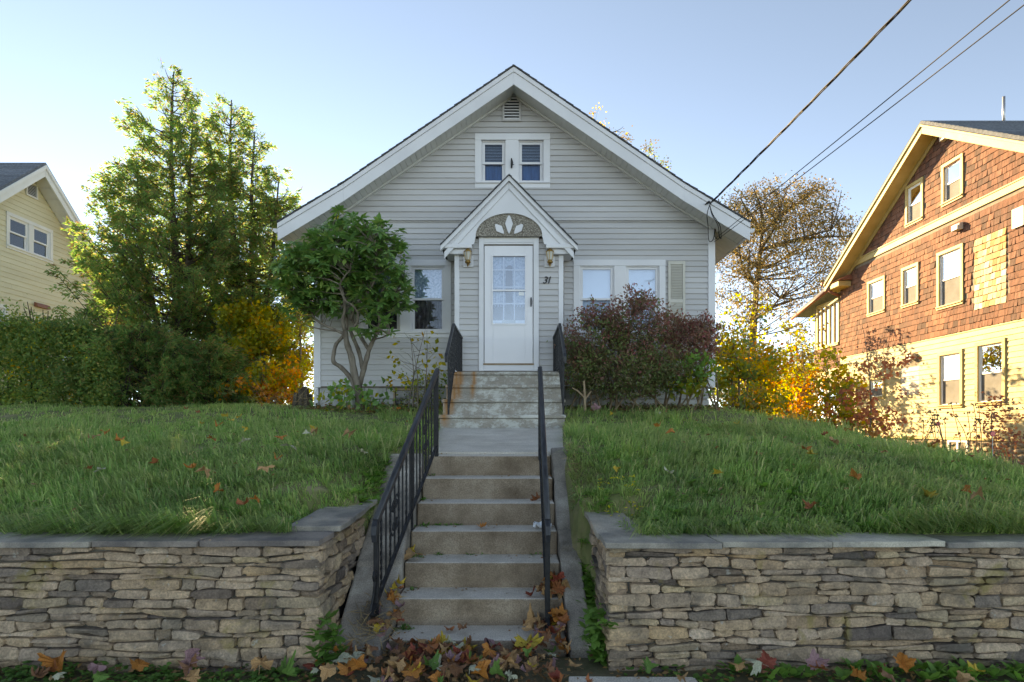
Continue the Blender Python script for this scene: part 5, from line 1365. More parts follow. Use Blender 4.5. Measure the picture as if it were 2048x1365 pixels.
# ------------------------------------------------------------------ burgundy shrub
def shrub(label, ells, basex, Y, rng, n, mats, group=None, per=10, leaf=.05, stems=16, name='burgundy_shrub'):
    t = thing(name, label, 'shrub', (basex, Y, Hs(basex, Y)), group); mb = MB(); nodes = []
    ex = [e[0] for e in ells]; 
    for i in range(stems):
        e = ells[i % len(ells)]; bx = basex + rng.uniform(-.5, .5) * (max(ex) - min(ex) + .5); by = Y + rng.uniform(-.25, .25)
        bp = bez((bx, by, Hs(bx, by) - .03), (e[0] + rng.uniform(-.5, .5) * e[3], e[1] + rng.uniform(-.4, .4) * e[4], e[2] + rng.uniform(-.2, .6) * e[5]), rng, .08, 6); mb.tube(bp, taper(bp, .018, .006), 5); nodes += bp[2:]
    tg = ell_pts(n, ells, rng, .45); twigs(mb, nodes, tg, rng, .005); obj('stems', mb, M['twig'], t)
    zt = max(e[2] + e[5] for e in ells); zb = min(e[2] - e[5] for e in ells)
    A, B = [], []
    for p in tg: (A if (p.z - zb) / (zt - zb) + rng.gauss(0, .28) > .52 else B).append(p)
    clump(A, per, .05, leaf, leaf * .45, 'foliage', M[mats[0]], t, .5, six=False); clump(B, per, .055, leaf, leaf * .5, 'lower_foliage', M[mats[1]], t, .3)
    return t
shrub('large burgundy azalea shrub right of the porch steps', [E(1195, 690, 9.6, 82, .6, 62), E(1270, 650, 9.5, 72, .55, 62), E(1250, 745, 9.5, 110, .6, 52), E(1160, 740, 9.6, 40, .5, 55), E(1320, 735, 9.6, 60, .5, 60), E(1195, 630, 9.6, 45, .35, 25), E(1275, 600, 9.5, 36, .3, 22)], X(1235, 9.7), 9.7, random.Random(61), 1250, ('burg', 'burg_green'), 'shrubs under the right windows', per=13, leaf=.062)
shrub('smaller dark russet shrub at the bungalow right corner', [E(1380, 690, 9.9, 55, .45, 42), E(1345, 660, 9.9, 40, .4, 26), E(1405, 655, 10.0, 32, .35, 22)], X(1375, 9.95), 9.95, random.Random(62), 420, ('burg', 'burg'), 'shrubs under the right windows', per=14, leaf=.055, stems=9)
shrub('light green leafy seedling under the russet shrub', [E(1395, 738, 9.5, 36, .3, 30), E(1375, 770, 9.5, 40, .3, 25)], X(1388, 9.6), 9.6, random.Random(63), 70, ('weed', 'yelgreen'), None, per=7, leaf=.12, stems=5, name='seedling')
mb = MB(); q = random.Random(3)   # dead stub with bare branches at the shrub's foot
ds_ = thing('dead_stub', 'broken bare brown branches at the foot of the burgundy shrub', 'branches', (X(1170, 9.1), 9.1, Hs(X(1170, 9.1), 9.1)))
mb.tube(path([(1170, 822), (1169, 790), (1168, 762)], 9.1), [.022, .02, .014], 6).tube(path([(1168, 795), (1155, 782), (1144, 776)], 9.1), [.018, .014, .008], 5).tube(path([(1170, 800), (1178, 788), (1183, 783)], 9.1), [.015, .012, .007], 5)
obj('stub', mb, M['fence'], ds_)

# spindly yellow sapling at the wall left of the porch steps
sapling('spindly_sapling', 'spindly sapling with few yellow leaves beside the porch steps', X(830, 9.9), 9.9, Zp(655, 9.9), .75, random.Random(15), ['yelgreen', 'gold'], ntip=34, per=3, leaf=.10, trunk_r=.012, nlimb=7, stems=4, low=.25)
sapling('seedling', 'small bright green rhododendron sprout right of the gnarled trunk', X(745, 9.75), 9.75, Zp(778, 9.75), .15, random.Random(16), ['rhodo'], ntip=14, per=6, leaf=.12, trunk_r=.01, nlimb=5, stems=2)
sapling('seedling', 'sunlit rhododendron sprout left of the gnarled trunk', X(690, 9.75), 9.75, Zp(775, 9.75), .2, random.Random(17), ['rhodo', 'yelgreen'], ntip=18, per=6, leaf=.12, trunk_r=.01, nlimb=5, stems=2)
sapling('weedy_shrub', 'tangled thin weeds against the basement window', X(845, 10.35), 10.35, Zp(745, 10.35), .4, random.Random(18), ['yelgreen', 'hedge'], ntip=70, per=10, leaf=.05, trunk_r=.008, nlimb=9, stems=5, low=.0, cat='shrub')

# white pot and stump
pt = thing('plant_pot', 'white plastic pot beside the rhododendron trunk', 'pot', (X(697, 10.1), 10.1, Hs(X(697, 10.1), 10.1)))
def lathe(x, y, z, prof, n=16):
    mb = MB(); m = len(prof); vs = []
    for r, zz in prof:
        for k in range(n): vs.append((x + r * math.cos(2 * math.pi * k / n), y + r * math.sin(2 * math.pi * k / n), z + zz))
    fs = [tuple(range(n - 1, -1, -1)), tuple((m - 1) * n + k for k in range(n))]
    for i in range(m - 1):
        for k in range(n): fs.append((i * n + k, i * n + (k + 1) % n, (i + 1) * n + (k + 1) % n, (i + 1) * n + k))
    return mb.add(vs, fs)
lx, ly, lz_ = pt.location
obj('body', lathe(lx, ly, lz_, [(.09, 0), (.13, .22), (.118, .22), (.10, .17)]), M['white_plastic'], pt, smooth=True)
obj('rim', lathe(lx, ly, lz_, [(.131, .205), (.142, .208), (.142, .235), (.131, .237)]), M['white_plastic'], pt)
sx, sy = X(604, 11.0), 11.0
sp_ = thing('tree_stump', 'weathered splintered stump at the bungalow left corner', 'stump', (sx, sy, Hs(sx, sy)))
mb = MB(); q = random.Random(6)
for i in range(9):
    a = i * .7; r = q.uniform(.02, .16); p = V(sx + math.cos(a) * r, sy + math.sin(a) * r, Hs(sx, sy) - .05); mb.tube([p, p + V(q.uniform(-.05, .05), q.uniform(-.05, .05), q.uniform(.22, .48))], [.06, .04], 6)
obj('stump_wood', mb, M['dbark'], sp_)

# ------------------------------------------------------------------ right side trees
def crown_tree(name, label, x, Y, zb, r0, ells, rng, mats, nlimb=9, nsec=70, ntip=700, per=22, spread=.3, leaf=.14, group=None, fork=.3, sq=.7, lo=.35):
    t = thing(name, label, 'tree', (x, Y, zb), group); mb = MB(); ztop = max(e[2] + e[5] for e in ells); cx = sum(e[0] for e in ells) / len(ells)
    main = bez((x, Y, zb - .1), (x + (cx - x) * .5, Y, zb + (ztop - zb) * .8), rng, .02, 12); mb.tube(main, taper(main, r0, r0 * .25), 9)
    nodes = main[int(12 * fork):]
    def join(targets, ra, rb_, n, wob, seg):
        out = []
        for q in targets:
            L = np.array([tuple(p) for p in nodes]); d = L - np.array(tuple(q)); dd = (d ** 2).sum(1) + np.where(d[:, 2] > -.15 * np.hypot(d[:, 0], d[:, 1]), 30, 0)
            p = Vector(L[dd.argmin()]); bp = bez(p, q, rng, wob, seg, .06); mb.tube(bp, taper(bp, ra, rb_), n); out += bp[2:]
        return out
    nodes += join(ell_pts(nlimb, ells, rng, .75), r0 * .34, r0 * .10, 7, .10, 8)
    new = join(ell_pts(nsec, ells, rng, .3), r0 * .12, r0 * .04, 5, .12, 5); nodes += new
    T = ell_pts(ntip, ells, rng, lo); L = np.array([tuple(p) for p in nodes]); tw = []
    for q in T:
        d = L - np.array(tuple(q)); p = Vector(L[((d ** 2).sum(1)).argmin()]); bp = bez(p, q, rng, .12, 3); mb.tube(bp, taper(bp, r0 * .04, r0 * .015), 3)
    obj('trunk', mb, M['dbark'], t, smooth=True)
    for i, m_ in enumerate(mats): clump(T[i::len(mats)], per, spread, leaf, leaf * .65, 'foliage', M[m_], t, sq=sq)
    return t
crown_tree('oak_tree', 'wide spreading tawny oak tree behind, between the two houses', X(1500, 30), 30, 1.0, .30, [E(1550, 440, 30, 110, 2.5, 75), E(1610, 420, 30, 75, 2, 55), E(1660, 490, 30, 55, 1.6, 55), E(1500, 470, 29, 70, 2, 75), E(1590, 560, 29, 100, 2, 80), E(1480, 580, 29, 55, 1.6, 60), E(1690, 470, 30, 35, 1, 30), E(1465, 440, 30, 45, 1.4, 45), E(1460, 520, 29, 40, 1.4, 50)], random.Random(102), ['oakleaf', 'oakleaf'], nlimb=17, nsec=130, ntip=1200, per=19, spread=.24, leaf=.12)
crown_tree('distant_tree', 'yellowing treetop peeping over the right roof slope, nearer the ridge', X(1215, 34), 34, 1.5, .2, [E(1190, 250, 34, 16, .6, 32), E(1235, 285, 34, 30, 1, 30), E(1210, 330, 34, 60, 1.5, 50)], random.Random(7), ['oakleaf', 'gold'], nlimb=6, nsec=24, ntip=120, per=18, spread=.2, leaf=.13, group='treetops behind the roof', fork=.6)
crown_tree('distant_tree', 'darker treetop peeping over the right roof slope, nearer the eave', X(1303, 34), 34, 1.5, .18, [E(1299, 305, 34, 13, .5, 28), E(1318, 345, 34, 22, .8, 28), E(1300, 390, 34, 45, 1.2, 50)], random.Random(10), ['hedge', 'oakleaf'], nlimb=5, nsec=20, ntip=110, per=18, spread=.18, leaf=.13, group='treetops behind the roof', fork=.6)
g_ = 'far trees along the horizon'
for px, top, w_, seed, mats, lab in ((1470, 690, 60, 301, ['oakleaf', 'yelgreen'], 'muted far tree low behind the bungalow right corner'), (1545, 715, 60, 302, ['oakleaf', 'gold'], 'tawny far tree below the oak crown'), (1620, 680, 55, 303, ['oakleaf', 'hedge'], 'greyish far tree left of the neighbour porch'), (585, 720, 60, 304, ['oakleaf', 'yelgreen'], 'far tree low behind the golden sapling')):
    crown_tree('far_tree', lab, X(px, 44), 44, 1.2, .2, [E(px, top + 50, 44, w_, 2, 50), E(px - 25, top + 95, 44, w_ * .8, 2, 45), E(px + 25, top + 95, 44, w_ * .8, 2, 45)], random.Random(seed), mats, nlimb=7, nsec=40, ntip=330, per=20, spread=.3, leaf=.17, group=g_, fork=.15)
rb = random.Random(44); 
grp = 'autumn saplings beyond the right lawn'
for (px, Y, top, spr, mats, nt, lab) in ((1475, 13.5, 640, .9, ['yelgreen', 'hedge', 'gold'], 240, 'green and gold bush at the bungalow right corner'),
        (1530, 15, 690, .9, ['orange', 'gold', 'yelgreen'], 170, 'orange tinted bush behind the crest of the right lawn'),
        (1500, 18, 560, 1.3, ['oakleaf', 'yelgreen'], 260, 'tall thin yellow green sapling below the oak'),
        (1590, 20, 600, 1.3, ['yelgreen', 'oakleaf'], 230, 'pale yellow sapling left of the neighbour porch'),
        (1560, 22, 700, 1.5, ['gold', 'yelgreen', 'gold'], 260, 'bright yellow low bush far behind the lawn'),
        (1605, 17, 740, .7, ['orange', 'oakleaf'], 90, 'small russet sapling left of the neighbour glass doors')):
    x = X(px, Y); sapling('autumn_sapling', lab, x, Y, Zp(top, Y), spr, rb, mats, ntip=nt, per=15, leaf=.10, trunk_r=.03, nlimb=14, stems=3, low=.05, group=grp, sp=.2)
sapling('maple_sapling', 'slender russet red maple sapling before the neighbour clapboards', X(1737, 10.6), 10.6, Zp(640, 10.6), .55, random.Random(31), ['redmaple'], ntip=52, per=11, leaf=.085, trunk_r=.02, nlimb=12, stems=1, low=.15)
sapling('maple_sapling', 'yellow leaved maple sapling left of the russet red one', X(1662, 11.2), 11.2, Zp(705, 11.2), .5, random.Random(32), ['yelgreen', 'gold'], ntip=80, per=9, leaf=.11, trunk_r=.015, nlimb=11, stems=3, low=.1)
sapling('maple_sapling', 'low yellow green maple shoots at the foot of the russet sapling', X(1700, 10.8), 10.8, Zp(765, 10.8), .5, random.Random(33), ['yelgreen', 'gold', 'redmaple'], ntip=50, per=8, leaf=.10, trunk_r=.012, nlimb=9, stems=3, low=.1)
sapling('brown_shrub', 'rusty brown leaved shrub beneath the neighbour right window', X(1985, 9.3), 9.3, Zp(795, 9.3), .45, random.Random(34), ['redmaple', 'burg'], ntip=90, per=9, leaf=.06, trunk_r=.012, nlimb=13, stems=2, low=.2, cat='shrub')
# dried flower stalks
for i, (px, py, Y, lab) in enumerate(((1830, 850, 10.0, 'dried flower stalks below the pale clapboard patch'), (1895, 830, 9.7, 'dried flower stalks below the neighbour left window'), (1935, 826, 9.6, 'taller dried flower stalks next to the rusty brown shrub'))):
    x = X(px, Y); z = Hs(x, Y); t = thing('dried_flowers', lab, 'dried flowers', (x, Y, z), 'dried flower stalks along the right lawn'); mb = MB(); hd = MB(); q = random.Random(i + 70)
    for k in range(7):
        e = V(x + q.uniform(-.28, .28), Y + q.uniform(-.2, .2), Zp(py, Y) + q.uniform(-.15, .15)); bp = bez((x + q.uniform(-.08, .08), Y, z - .03), e, q, .08, 4); mb.tube(bp, .005, 4)
        for j in range(7): hd.sphere(e + V(q.gauss(0, .03), q.gauss(0, .03), q.gauss(0, .008)), .014, 5, 3)
    obj('stems', mb, M['twig'], t); obj('seed_heads', hd, M['dry'], t)
for px, py, Y, r, lab in ((1877, 848, 9.6, .030, 'small red reflector disc on a stake among dried stalks'), (1986, 868, 8.6, .036, 'larger red reflector disc on a stake below the brown shrub')):
    p = at(px, py, Y); t = thing('driveway_marker', lab, 'reflector', (p.x, p.y, Hs(p.x, p.y)), 'red reflectors on stakes')
    mb = MB(); n = 20; mb.prism([(p.x + r * math.cos(2 * math.pi * k / n), p.y, p.z + r * math.sin(2 * math.pi * k / n)) for k in range(n)], (0, .012, 0)); obj('reflector', mb, M['red'], t)
    mb = MB(); mb.tube([(p.x + (r + .003) * math.cos(2 * math.pi * k / n), p.y + .006, p.z + (r + .003) * math.sin(2 * math.pi * k / n)) for k in range(n + 1)], .004, 5); obj('rim', mb, M['black'], t)
    obj('stake', MB().tube([(p.x, p.y + .012, p.z), (p.x + .02, p.y + .02, Hs(p.x, p.y) - .05)], .005, 5), M['metal'], t)
# far picket fence
fx = thing('picket_fence', 'short weathered picket fence beside the neighbour back porch', 'fence', (X(1600, 24), 24, .6))
for i in range(14):
    x = X(1592, 24) + i * .085; obj('picket', MB().box(x, x + .07, 24, 24.02, .6, 2.0 + .03 * math.sin(i * 2)), M['fence'], fx)
obj('fence_rail', MB().box(X(1592, 24), X(1592, 24) + 1.2, 24.021, 24.06, 1.7, 1.78), M['fence'], fx)

# ------------------------------------------------------------------ overhead wires
def wire(name, label, a, b, r, sag, n=40, twist=0, group=None):
    a, b = Vector(a), Vector(b); pts = [a.lerp(b, i / n) + V(0, 0, -sag * 4 * (i / n) * (1 - i / n)) for i in range(n + 1)]
    if not twist: mb = MB().tube(pts, r, 6); o = obj(name, mb, M['wire'], None, smooth=True); return tag(o, label, 'cable', group)
    t = thing(name, label, 'cable', a, group)
    for k in range(3):
        q = [p + V(math.cos(i * .5 + k * 2.09) * r * 1.1, 0, math.sin(i * .5 + k * 2.09) * r * 1.1) for i, p in enumerate([a.lerp(b, i / 160) + V(0, 0, -sag * 4 * (i / 160) * (1 - i / 160)) for i in range(161)])]
        obj('strand', MB().tube(q, r * .75, 5), M['wire'], t, smooth=True)
    return t
A = at(1420, 408, 10.05)
wd = wire('service_cable', 'thick twisted black service cable running to the bungalow eave', A, (6.2, -7, 8.4), .010, .32, twist=1)
for k, (x1, x2) in enumerate(((1404, 1430), (1424, 1432), (1428, 1440))):
    pts = [A + V(0, .02, -.01), at((x1 + 1420) / 2 + 2, 430, 10.12), at(x1 + 12, 452, 10.25), at(x1 + 14, 478 + (k == 0) * 4, 10.5), at(x2 - 3, 478 - k * 6, 10.6), at(x2, 452 + k * 4, 10.62)]
    q = []
    for i in range(len(pts) - 1):
        for kk in range(5):
            t_ = kk / 5; p0 = pts[max(0, i - 1)]; p1 = pts[i]; p2 = pts[i + 1]; p3 = pts[min(len(pts) - 1, i + 2)]
            q.append(.5 * ((2 * p1) + (p2 - p0) * t_ + (2 * p0 - 5 * p1 + 4 * p2 - p3) * t_ ** 2 + (3 * p1 - p0 - 3 * p2 + p3) * t_ ** 3))
    obj('drip_loop', MB().tube(q, .007, 5), M['wire'], wd, smooth=True)
g = 'thin telephone lines'
wire('telephone_line', 'upper of two thin black lines running to the bungalow corner', at(1429, 479, 10.62), at(2005, 0, 5.2) + (at(2005, 0, 5.2) - at(1429, 479, 10.62)) * 2.2, .006, .06, group=g)
wire('telephone_line', 'lower of two thin black lines running to the bungalow corner', at(1429, 484, 10.62), at(2036, 0, 5.2) + (at(2036, 0, 5.2) - at(1429, 484, 10.62)) * 2.2, .006, .10, group=g)

# ------------------------------------------------------------------ grass and ground plants
def on_lawn(x, y):
    ok = ~((x > -1.12) & (x < .475) & (y < 5.5))
    wl_ = np.interp(y, [5.4, 7.85], [-.78, -1.0]); wr_ = np.interp(y, [5.4, 7.85], [.45, .645])
    ok &= ~((x > wl_) & (x < wr_) & (y > 5.3) & (y < 10))
    ok &= ~((x > XL) & (x < XR) & (y > YW)); ok &= y > 3.69
    ok &= ~((x > -1.40) & (x < -1.08) & (y < 4.38)); ok &= ~((x > .49) & (x < .78 - (y - 3.74) * .2) & (y < 4.33))
    ok &= ~((x > 10.8))
    return ok
def blades(nt, per, x0, x1, y0, y1, h, wd, seed, tr=.035):
    g = np.random.default_rng(seed); tx = g.uniform(x0, x1, nt); ty = g.uniform(y0, y1, nt); th_ = g.uniform(.55, 1.35, nt) * (1 + .3 * np.sin(tx * 2.3 + ty * 1.9))
    x = np.repeat(tx, per); y = np.repeat(ty, per); sc_ = np.repeat(th_, per); n = len(x); a = g.uniform(0, 2 * np.pi, n); rr_ = tr * np.sqrt(g.random(n)); x = x + rr_ * np.cos(a); y = y + rr_ * np.sin(a)
    patch_ = np.sin(x * 3.1 + 2 * np.sin(y * 2.2)) * np.sin(y * 3.7 + 1.5 * np.sin(x * 1.9)); keep = on_lawn(x, y) & (g.random(n) < .74 + .34 * patch_)
    bare = ((x - 2.15) / .28) ** 2 + ((y - 5.9) / .30) ** 2 < 1; keep &= ~(bare & (g.random(n) < .8))
    keep &= ~((y > 10.2) & (x > XL - .4) & (x < XR + .4) & (g.random(n) < .6))
    x, y, a, sc_ = x[keep], y[keep], a[keep], sc_[keep]; n = len(x); z = H(x, y) - .01
    hh = h * g.uniform(.45, 1.3, n) * sc_
    ca = 1.3 * np.sin(x * .9 + .6) + .9 * np.sin(y * 1.3 + x * .5); edge = np.clip((4.0 - y) / .3, 0, 1)
    st_ = (np.clip((x + 1.5) / .4, 0, 1) * (x < 0) - np.clip((.95 - x) / .4, 0, 1) * (x > 0)) * (y < 8)
    lx = np.cos(a) * .75 + .65 * np.sin(ca) + .8 * st_; ly = np.sin(a) * .75 - .45 * np.abs(np.cos(ca)) - edge * 1.1
    ln = g.uniform(.25, 1.0, n) + .45 * edge + .25 * np.abs(st_)
    b = np.stack([x, y, z], 1); d = np.stack([lx, ly, np.zeros(n)], 1)
    d /= np.linalg.norm(d, axis=1, keepdims=True) + 1e-6; s = np.stack([-d[:, 1], d[:, 0], np.zeros(n)], 1); r = g.uniform(-.9, .9, n)[:, None]; s = s * np.cos(r) + d * np.sin(r)
    w_ = (wd * g.uniform(.6, 1.3, n))[:, None]; hh = hh[:, None]; ln = ln[:, None]
    mid = b + d * hh * ln * .38 + np.array([0, 0, 1.]) * hh * .60; tip = b + d * hh * ln * 1.15 + np.array([0, 0, 1.]) * hh * (1.0 - .55 * ln)
    v = np.stack([b - s * w_, b + s * w_, mid - s * w_ * .8, mid + s * w_ * .8, tip], 1).reshape(-1, 3)
    return v, n
parts = [blades(8600, 16, -5.2, 5.3, 3.69, 5.4, .10, .0044, 1, .03), blades(6800, 14, -7, 6.8, 5.4, 7.8, .085, .0050, 2, .035), blades(7000, 12, -10.5, 9.5, 7.8, 12.2, .07, .0056, 3, .05), blades(3000, 8, -14, 10.5, 10, 20, .08, .007, 4, .06), blades(420, 20, -4, 4, 3.72, 3.80, .18, .0045, 5, .05), blades(1100, 18, -6, 6, 3.8, 9, .17, .0050, 6, .035)]
v = np.concatenate([p[0] for p in parts]); n = sum(p[1] for p in parts)
me = bpy.data.meshes.new('grass'); me.vertices.add(len(v)); me.vertices.foreach_set('co', v.ravel())
loops = (np.arange(n)[:, None] * 5 + np.array([0, 1, 3, 2, 2, 3, 4])[None]).ravel(); me.loops.add(len(loops)); me.loops.foreach_set('vertex_index', loops)
sz = np.tile([4, 3], n); me.polygons.add(len(sz)); me.polygons.foreach_set('loop_start', np.concatenate([[0], np.cumsum(sz)[:-1]])); me.polygons.foreach_set('loop_total', sz)
me.update(calc_edges=True); me.materials.append(M['grass']); go = bpy.data.objects.new('grass', me); COL.objects.link(go)
tag(go, 'long green lawn grass leaning over the coping', 'grass'); go['kind'] = 'stuff'

gq = random.Random(90)
def rosettes(name, label, spots, mat, L, W, k=8, el=(.1, .7), cat='weeds', six=True):
    pos, d, nn, ls = [], [], [], []
    for (x, y, z) in spots:
        m = gq.randint(k - 3, k + 2); p0 = gq.uniform(0, 6.28)
        for j in range(m):
            th = p0 + 6.28 * j / m + gq.uniform(-.3, .3); e = gq.uniform(*el)
            pos.append((x + gq.gauss(0, .008), y + gq.gauss(0, .008), z)); d.append((math.cos(th) * math.cos(e), math.sin(th) * math.cos(e), math.sin(e))); nn.append((0, 0, 1)); ls.append(L * gq.uniform(.6, 1.3))
    ls = np.array(ls); o = leaves(name, pos, d, nn, ls, ls * W / L, mat, six=six); tag(o, label, cat); o['kind'] = 'stuff'; return o
sp = []
for i in range(70):
    x = gq.uniform(.9, 4.0); y = gq.uniform(3.78, 4.5) ; sp.append((x, y, Hs(x, y) + .015))
for i in range(30):
    x = gq.uniform(1.0, 6); y = gq.uniform(4.3, 7.5); sp.append((x, y, Hs(x, y) + .01))
for i in range(14):
    x = gq.uniform(-3.4, -1.3); y = gq.uniform(3.8, 4.5); sp.append((x, y, Hs(x, y) + .015))
rosettes('lawn_weeds', 'broad leaved weeds growing in the lawn behind the coping', sp, M['weed'], .11, .035)
# clover and creeping weeds at the foot of the walls
sp = []
for i in range(900):
    x = gq.choice((gq.uniform(-3.3, -1.25), gq.uniform(-3.3, -1.1), gq.uniform(.6, 3.4))); y = gq.uniform(3.22, 3.47); 
    if x > .5 and gq.random() < .35: continue
    sp.append((x, y, -.01 + gq.random() ** 2 * .05 * (1 if y > 3.3 else .6)))
rosettes('clover', 'low clover and weeds along the foot of the stone walls', sp, M['clover'], .026, .024, 5, (-.1, .8))
sp = []
for i in range(46):
    x = gq.uniform(1.2, 3.2); sp.append((x, gq.uniform(3.30, 3.45), .0))
rosettes('plantain', 'broad leaved plantain along the foot of the right wall', sp, M['weed'], .08, .04, 5, (.5, 1.2))
sp = []
for i in range(60):
    y = gq.uniform(3.52, 4.5); z = .58 * (y - 3.7) + .02; sp.append((gq.uniform(.475, .535), y, max(0, z) + gq.uniform(0, .05)))
for i in range(40):
    y = gq.uniform(3.45, 3.75); sp.append((gq.uniform(.44, .56), y, gq.uniform(0, .28)))
for i in range(30):
    sp.append((gq.uniform(-1.16, -1.04), gq.uniform(3.4, 3.62), gq.uniform(0, .26)))
for i in range(70):
    y = gq.uniform(3.95, 4.75); x = gq.uniform(.47, .68); sp.append((x, y, Hs(x, y) + .02))
for i in range(60):
    y = gq.uniform(4.45, 5.3); x = gq.uniform(-1.25, -1.08); sp.append((x, y, Hs(x, y) + .02))
for i in range(110):
    y = gq.uniform(3.72, 4.9); sp.append((gq.uniform(.485, .56), y, .61 * (y - 3.62) - gq.uniform(.0, .10)))
rosettes('creeping_weeds', 'creeping green weeds between the wall ends and the stair kerbs', sp, M['weed'], .065, .034, 6, (-.2, .9))
sp = []
for i in range(26): sp.append((gq.uniform(-.80, -.70), 3.76 + .28 * gq.randint(0, 5) + gq.uniform(.18, .27), 0))
sp = [(x, y, .06 + .18 * int((y - 3.76) / .28)) for x, y, z in sp] + [(gq.uniform(-.8, .3), 4.6 + gq.uniform(-.02, .0), .06 + .18 * 2 + .18 * 0) for _ in range(6)] + [(gq.uniform(-.74, -.45), 4.87, .60) for _ in range(12)]
rosettes('step_weeds', 'small weeds in the joints of the lower stairs', sp, M['clover'], .035, .012, 7, (.1, 1.1))
sp = []
for i in range(420):
    x = gq.uniform(-3.6, 3.6); y = gq.uniform(9.3, 10.6)
    if -1.05 < x < .75: continue
    sp.append((x, y, Hs(x, y) + gq.random() * .05))
rosettes('bed_weeds', 'weeds and seedlings in the bed under the bungalow windows', sp, M['burg_green'], .07, .03, 7, (.1, 1.0))
sp = []
for i in range(80):
    x = gq.uniform(.62, .95); y = gq.uniform(4.15, 4.5); sp.append((x, y, Hs(x, y) + gq.uniform(.05, .14)))
rosettes('yellow_flowers', 'tiny yellow flowers behind the right wall corner', sp[:40], M['flower'], .016, .012, 6, (-.2, .9), 'flowers')
# dry stalks litter by the left railing foot and at the stair edge
pos, d, ls = [], [], []
for i in range(260):
    x = gq.uniform(-1.0, -.80); y = gq.uniform(3.62, 4.0); z = .02 + .5 * max(0, y - 3.68) + gq.random() * .12
    pos.append((x, y, z)); d.append((gq.gauss(0, 1), gq.gauss(0, 1), gq.gauss(.2, .6))); ls.append(gq.uniform(.06, .18))
for i in range(160):
    y = gq.uniform(4.6, 5.6); x = gq.uniform(.48, .56); pos.append((x, y, Hs(.6, y) + gq.uniform(-.03, .05))); d.append((gq.gauss(0, 1), gq.gauss(0, 1), gq.gauss(-.2, .5))); ls.append(gq.uniform(.05, .13))
for i in range(300):
    x = gq.choice((gq.uniform(3.0, 4.2), gq.uniform(-4.4, -3.3), gq.uniform(.8, 3))); y = gq.uniform(9.6, 10.6); pos.append((x, y, Hs(x, y) + gq.random() * .25)); d.append((gq.gauss(0, 1), gq.gauss(0, 1), gq.gauss(.6, .6))); ls.append(gq.uniform(.15, .4))
o = leaves('dry_straw', pos, d, rdir(len(pos)), np.array(ls), .006, M['dry']); tag(o, 'dry brown straw and dead stems beside the stairs and house', 'straw'); o['kind'] = 'stuff'

# ------------------------------------------------------------------ fallen leaves
HALF = [(.05, 0), (.22, -.10), (.36, -.08), (.34, .04), (.56, .10), (.50, .20), (.66, .36), (.62, .44), (.46, .42), (.40, .50), (.30, .46), (.27, .66), (.17, .70), (.10, .86), (0, .95)]
def leaf_meshes():
    out = {}
    for c in LEAFCOL:
        for s in range(5):
            q = random.Random(hash((c, s)) if False else s * 17 + len(c) * 5 + ord(c[0])); pts = HALF + [(-x, y) for x, y in HALF[-2::-1]]
            A, B, C_, D = q.uniform(-1.0, 1.8), q.uniform(-1.0, 1.6), q.uniform(0, 6), q.uniform(.08, .26)
            def lift(x, y): return A * x * x + B * (y - .35) ** 2 + D * math.sin(5 * x + 4 * y + C_)
            sx_ = q.uniform(.85, 1.1)
            vs = [(0, .3, lift(0, .3))] + [(x * sx_ * q.uniform(.92, 1.06), y, lift(x, y)) for x, y in pts]; n = len(pts)
            fs = [(0, i + 1, (i + 1) % n + 1) for i in range(n)]
            vs += [(-.012, .02, lift(0, 0)), (.012, .02, lift(0, 0)), (.03, -.42, .05), (.045, -.42, .06)]; fs.append((n + 1, n + 2, n + 4, n + 3))
            mn = min(v[2] for v in vs); vs = [(x, y, z - mn) for x, y, z in vs]
            me = bpy.data.meshes.new('fallen_leaf'); me.from_pydata(vs, [], fs); me.materials.append(M['leaf_' + c]); me.update(); out[c, s] = me
    return out
LM = leaf_meshes(); lq = random.Random(55)
def leaf(col, x, y, z, size, label, group=None, tilt=.25, rot=None):
    o = bpy.data.objects.new('fallen_leaf', LM[col, lq.randint(0, 4)]); COL.objects.link(o); o.location = (x, y, z); o.scale = (size * lq.uniform(.8, 1.1), size, size * lq.uniform(.7, 1.5))
    o.rotation_euler = (lq.uniform(-tilt, tilt), lq.uniform(-tilt, tilt), lq.uniform(0, 6.28) if rot is None else rot)
    return tag(o, label, 'leaf', group)
def step_z(y):
    if y < 3.76: return 0.0
    return .06 + .18 * min(6, int((y - 3.76) / .28))
# notable single leaves
for col, px, py, y, size, lab in (('tan', 829, 1152, 4.36, .13, 'large tan maple leaf propped on the left of the third step'), ('orange', 960, 1094, 4.72, .085, 'small orange leaf at the middle of the fifth step edge'),
        ('mauve', 1072, 1222, 4.0, .12, 'purple maple leaf in the heap by the right railing'), ('yellow', 1050, 1280, 3.72, .17, 'big pale yellow maple leaf lying over the bottom step edge'),
        ('rust', 905, 1248, 3.9, .07, 'small rust leaf on the bottom step, left of its partner'), ('brown', 925, 1253, 3.86, .07, 'small brown leaf on the bottom step, right of its partner'),
        ('rust', 1078, 1022, 5.0, .09, 'rust leaf at the right end of the third step from the top'), ('orange', 780, 1150, 4.25, .10, 'orange leaf against the left edge of the third step'),
        ('yellow', 812, 1100, 4.55, .10, 'yellow brown leaf against the left edge of the fifth step')):
    x = (px - CX) / FPX * y; leaf(col, x, y, step_z(y) + (.012 if y > 3.76 else .07), size, lab)
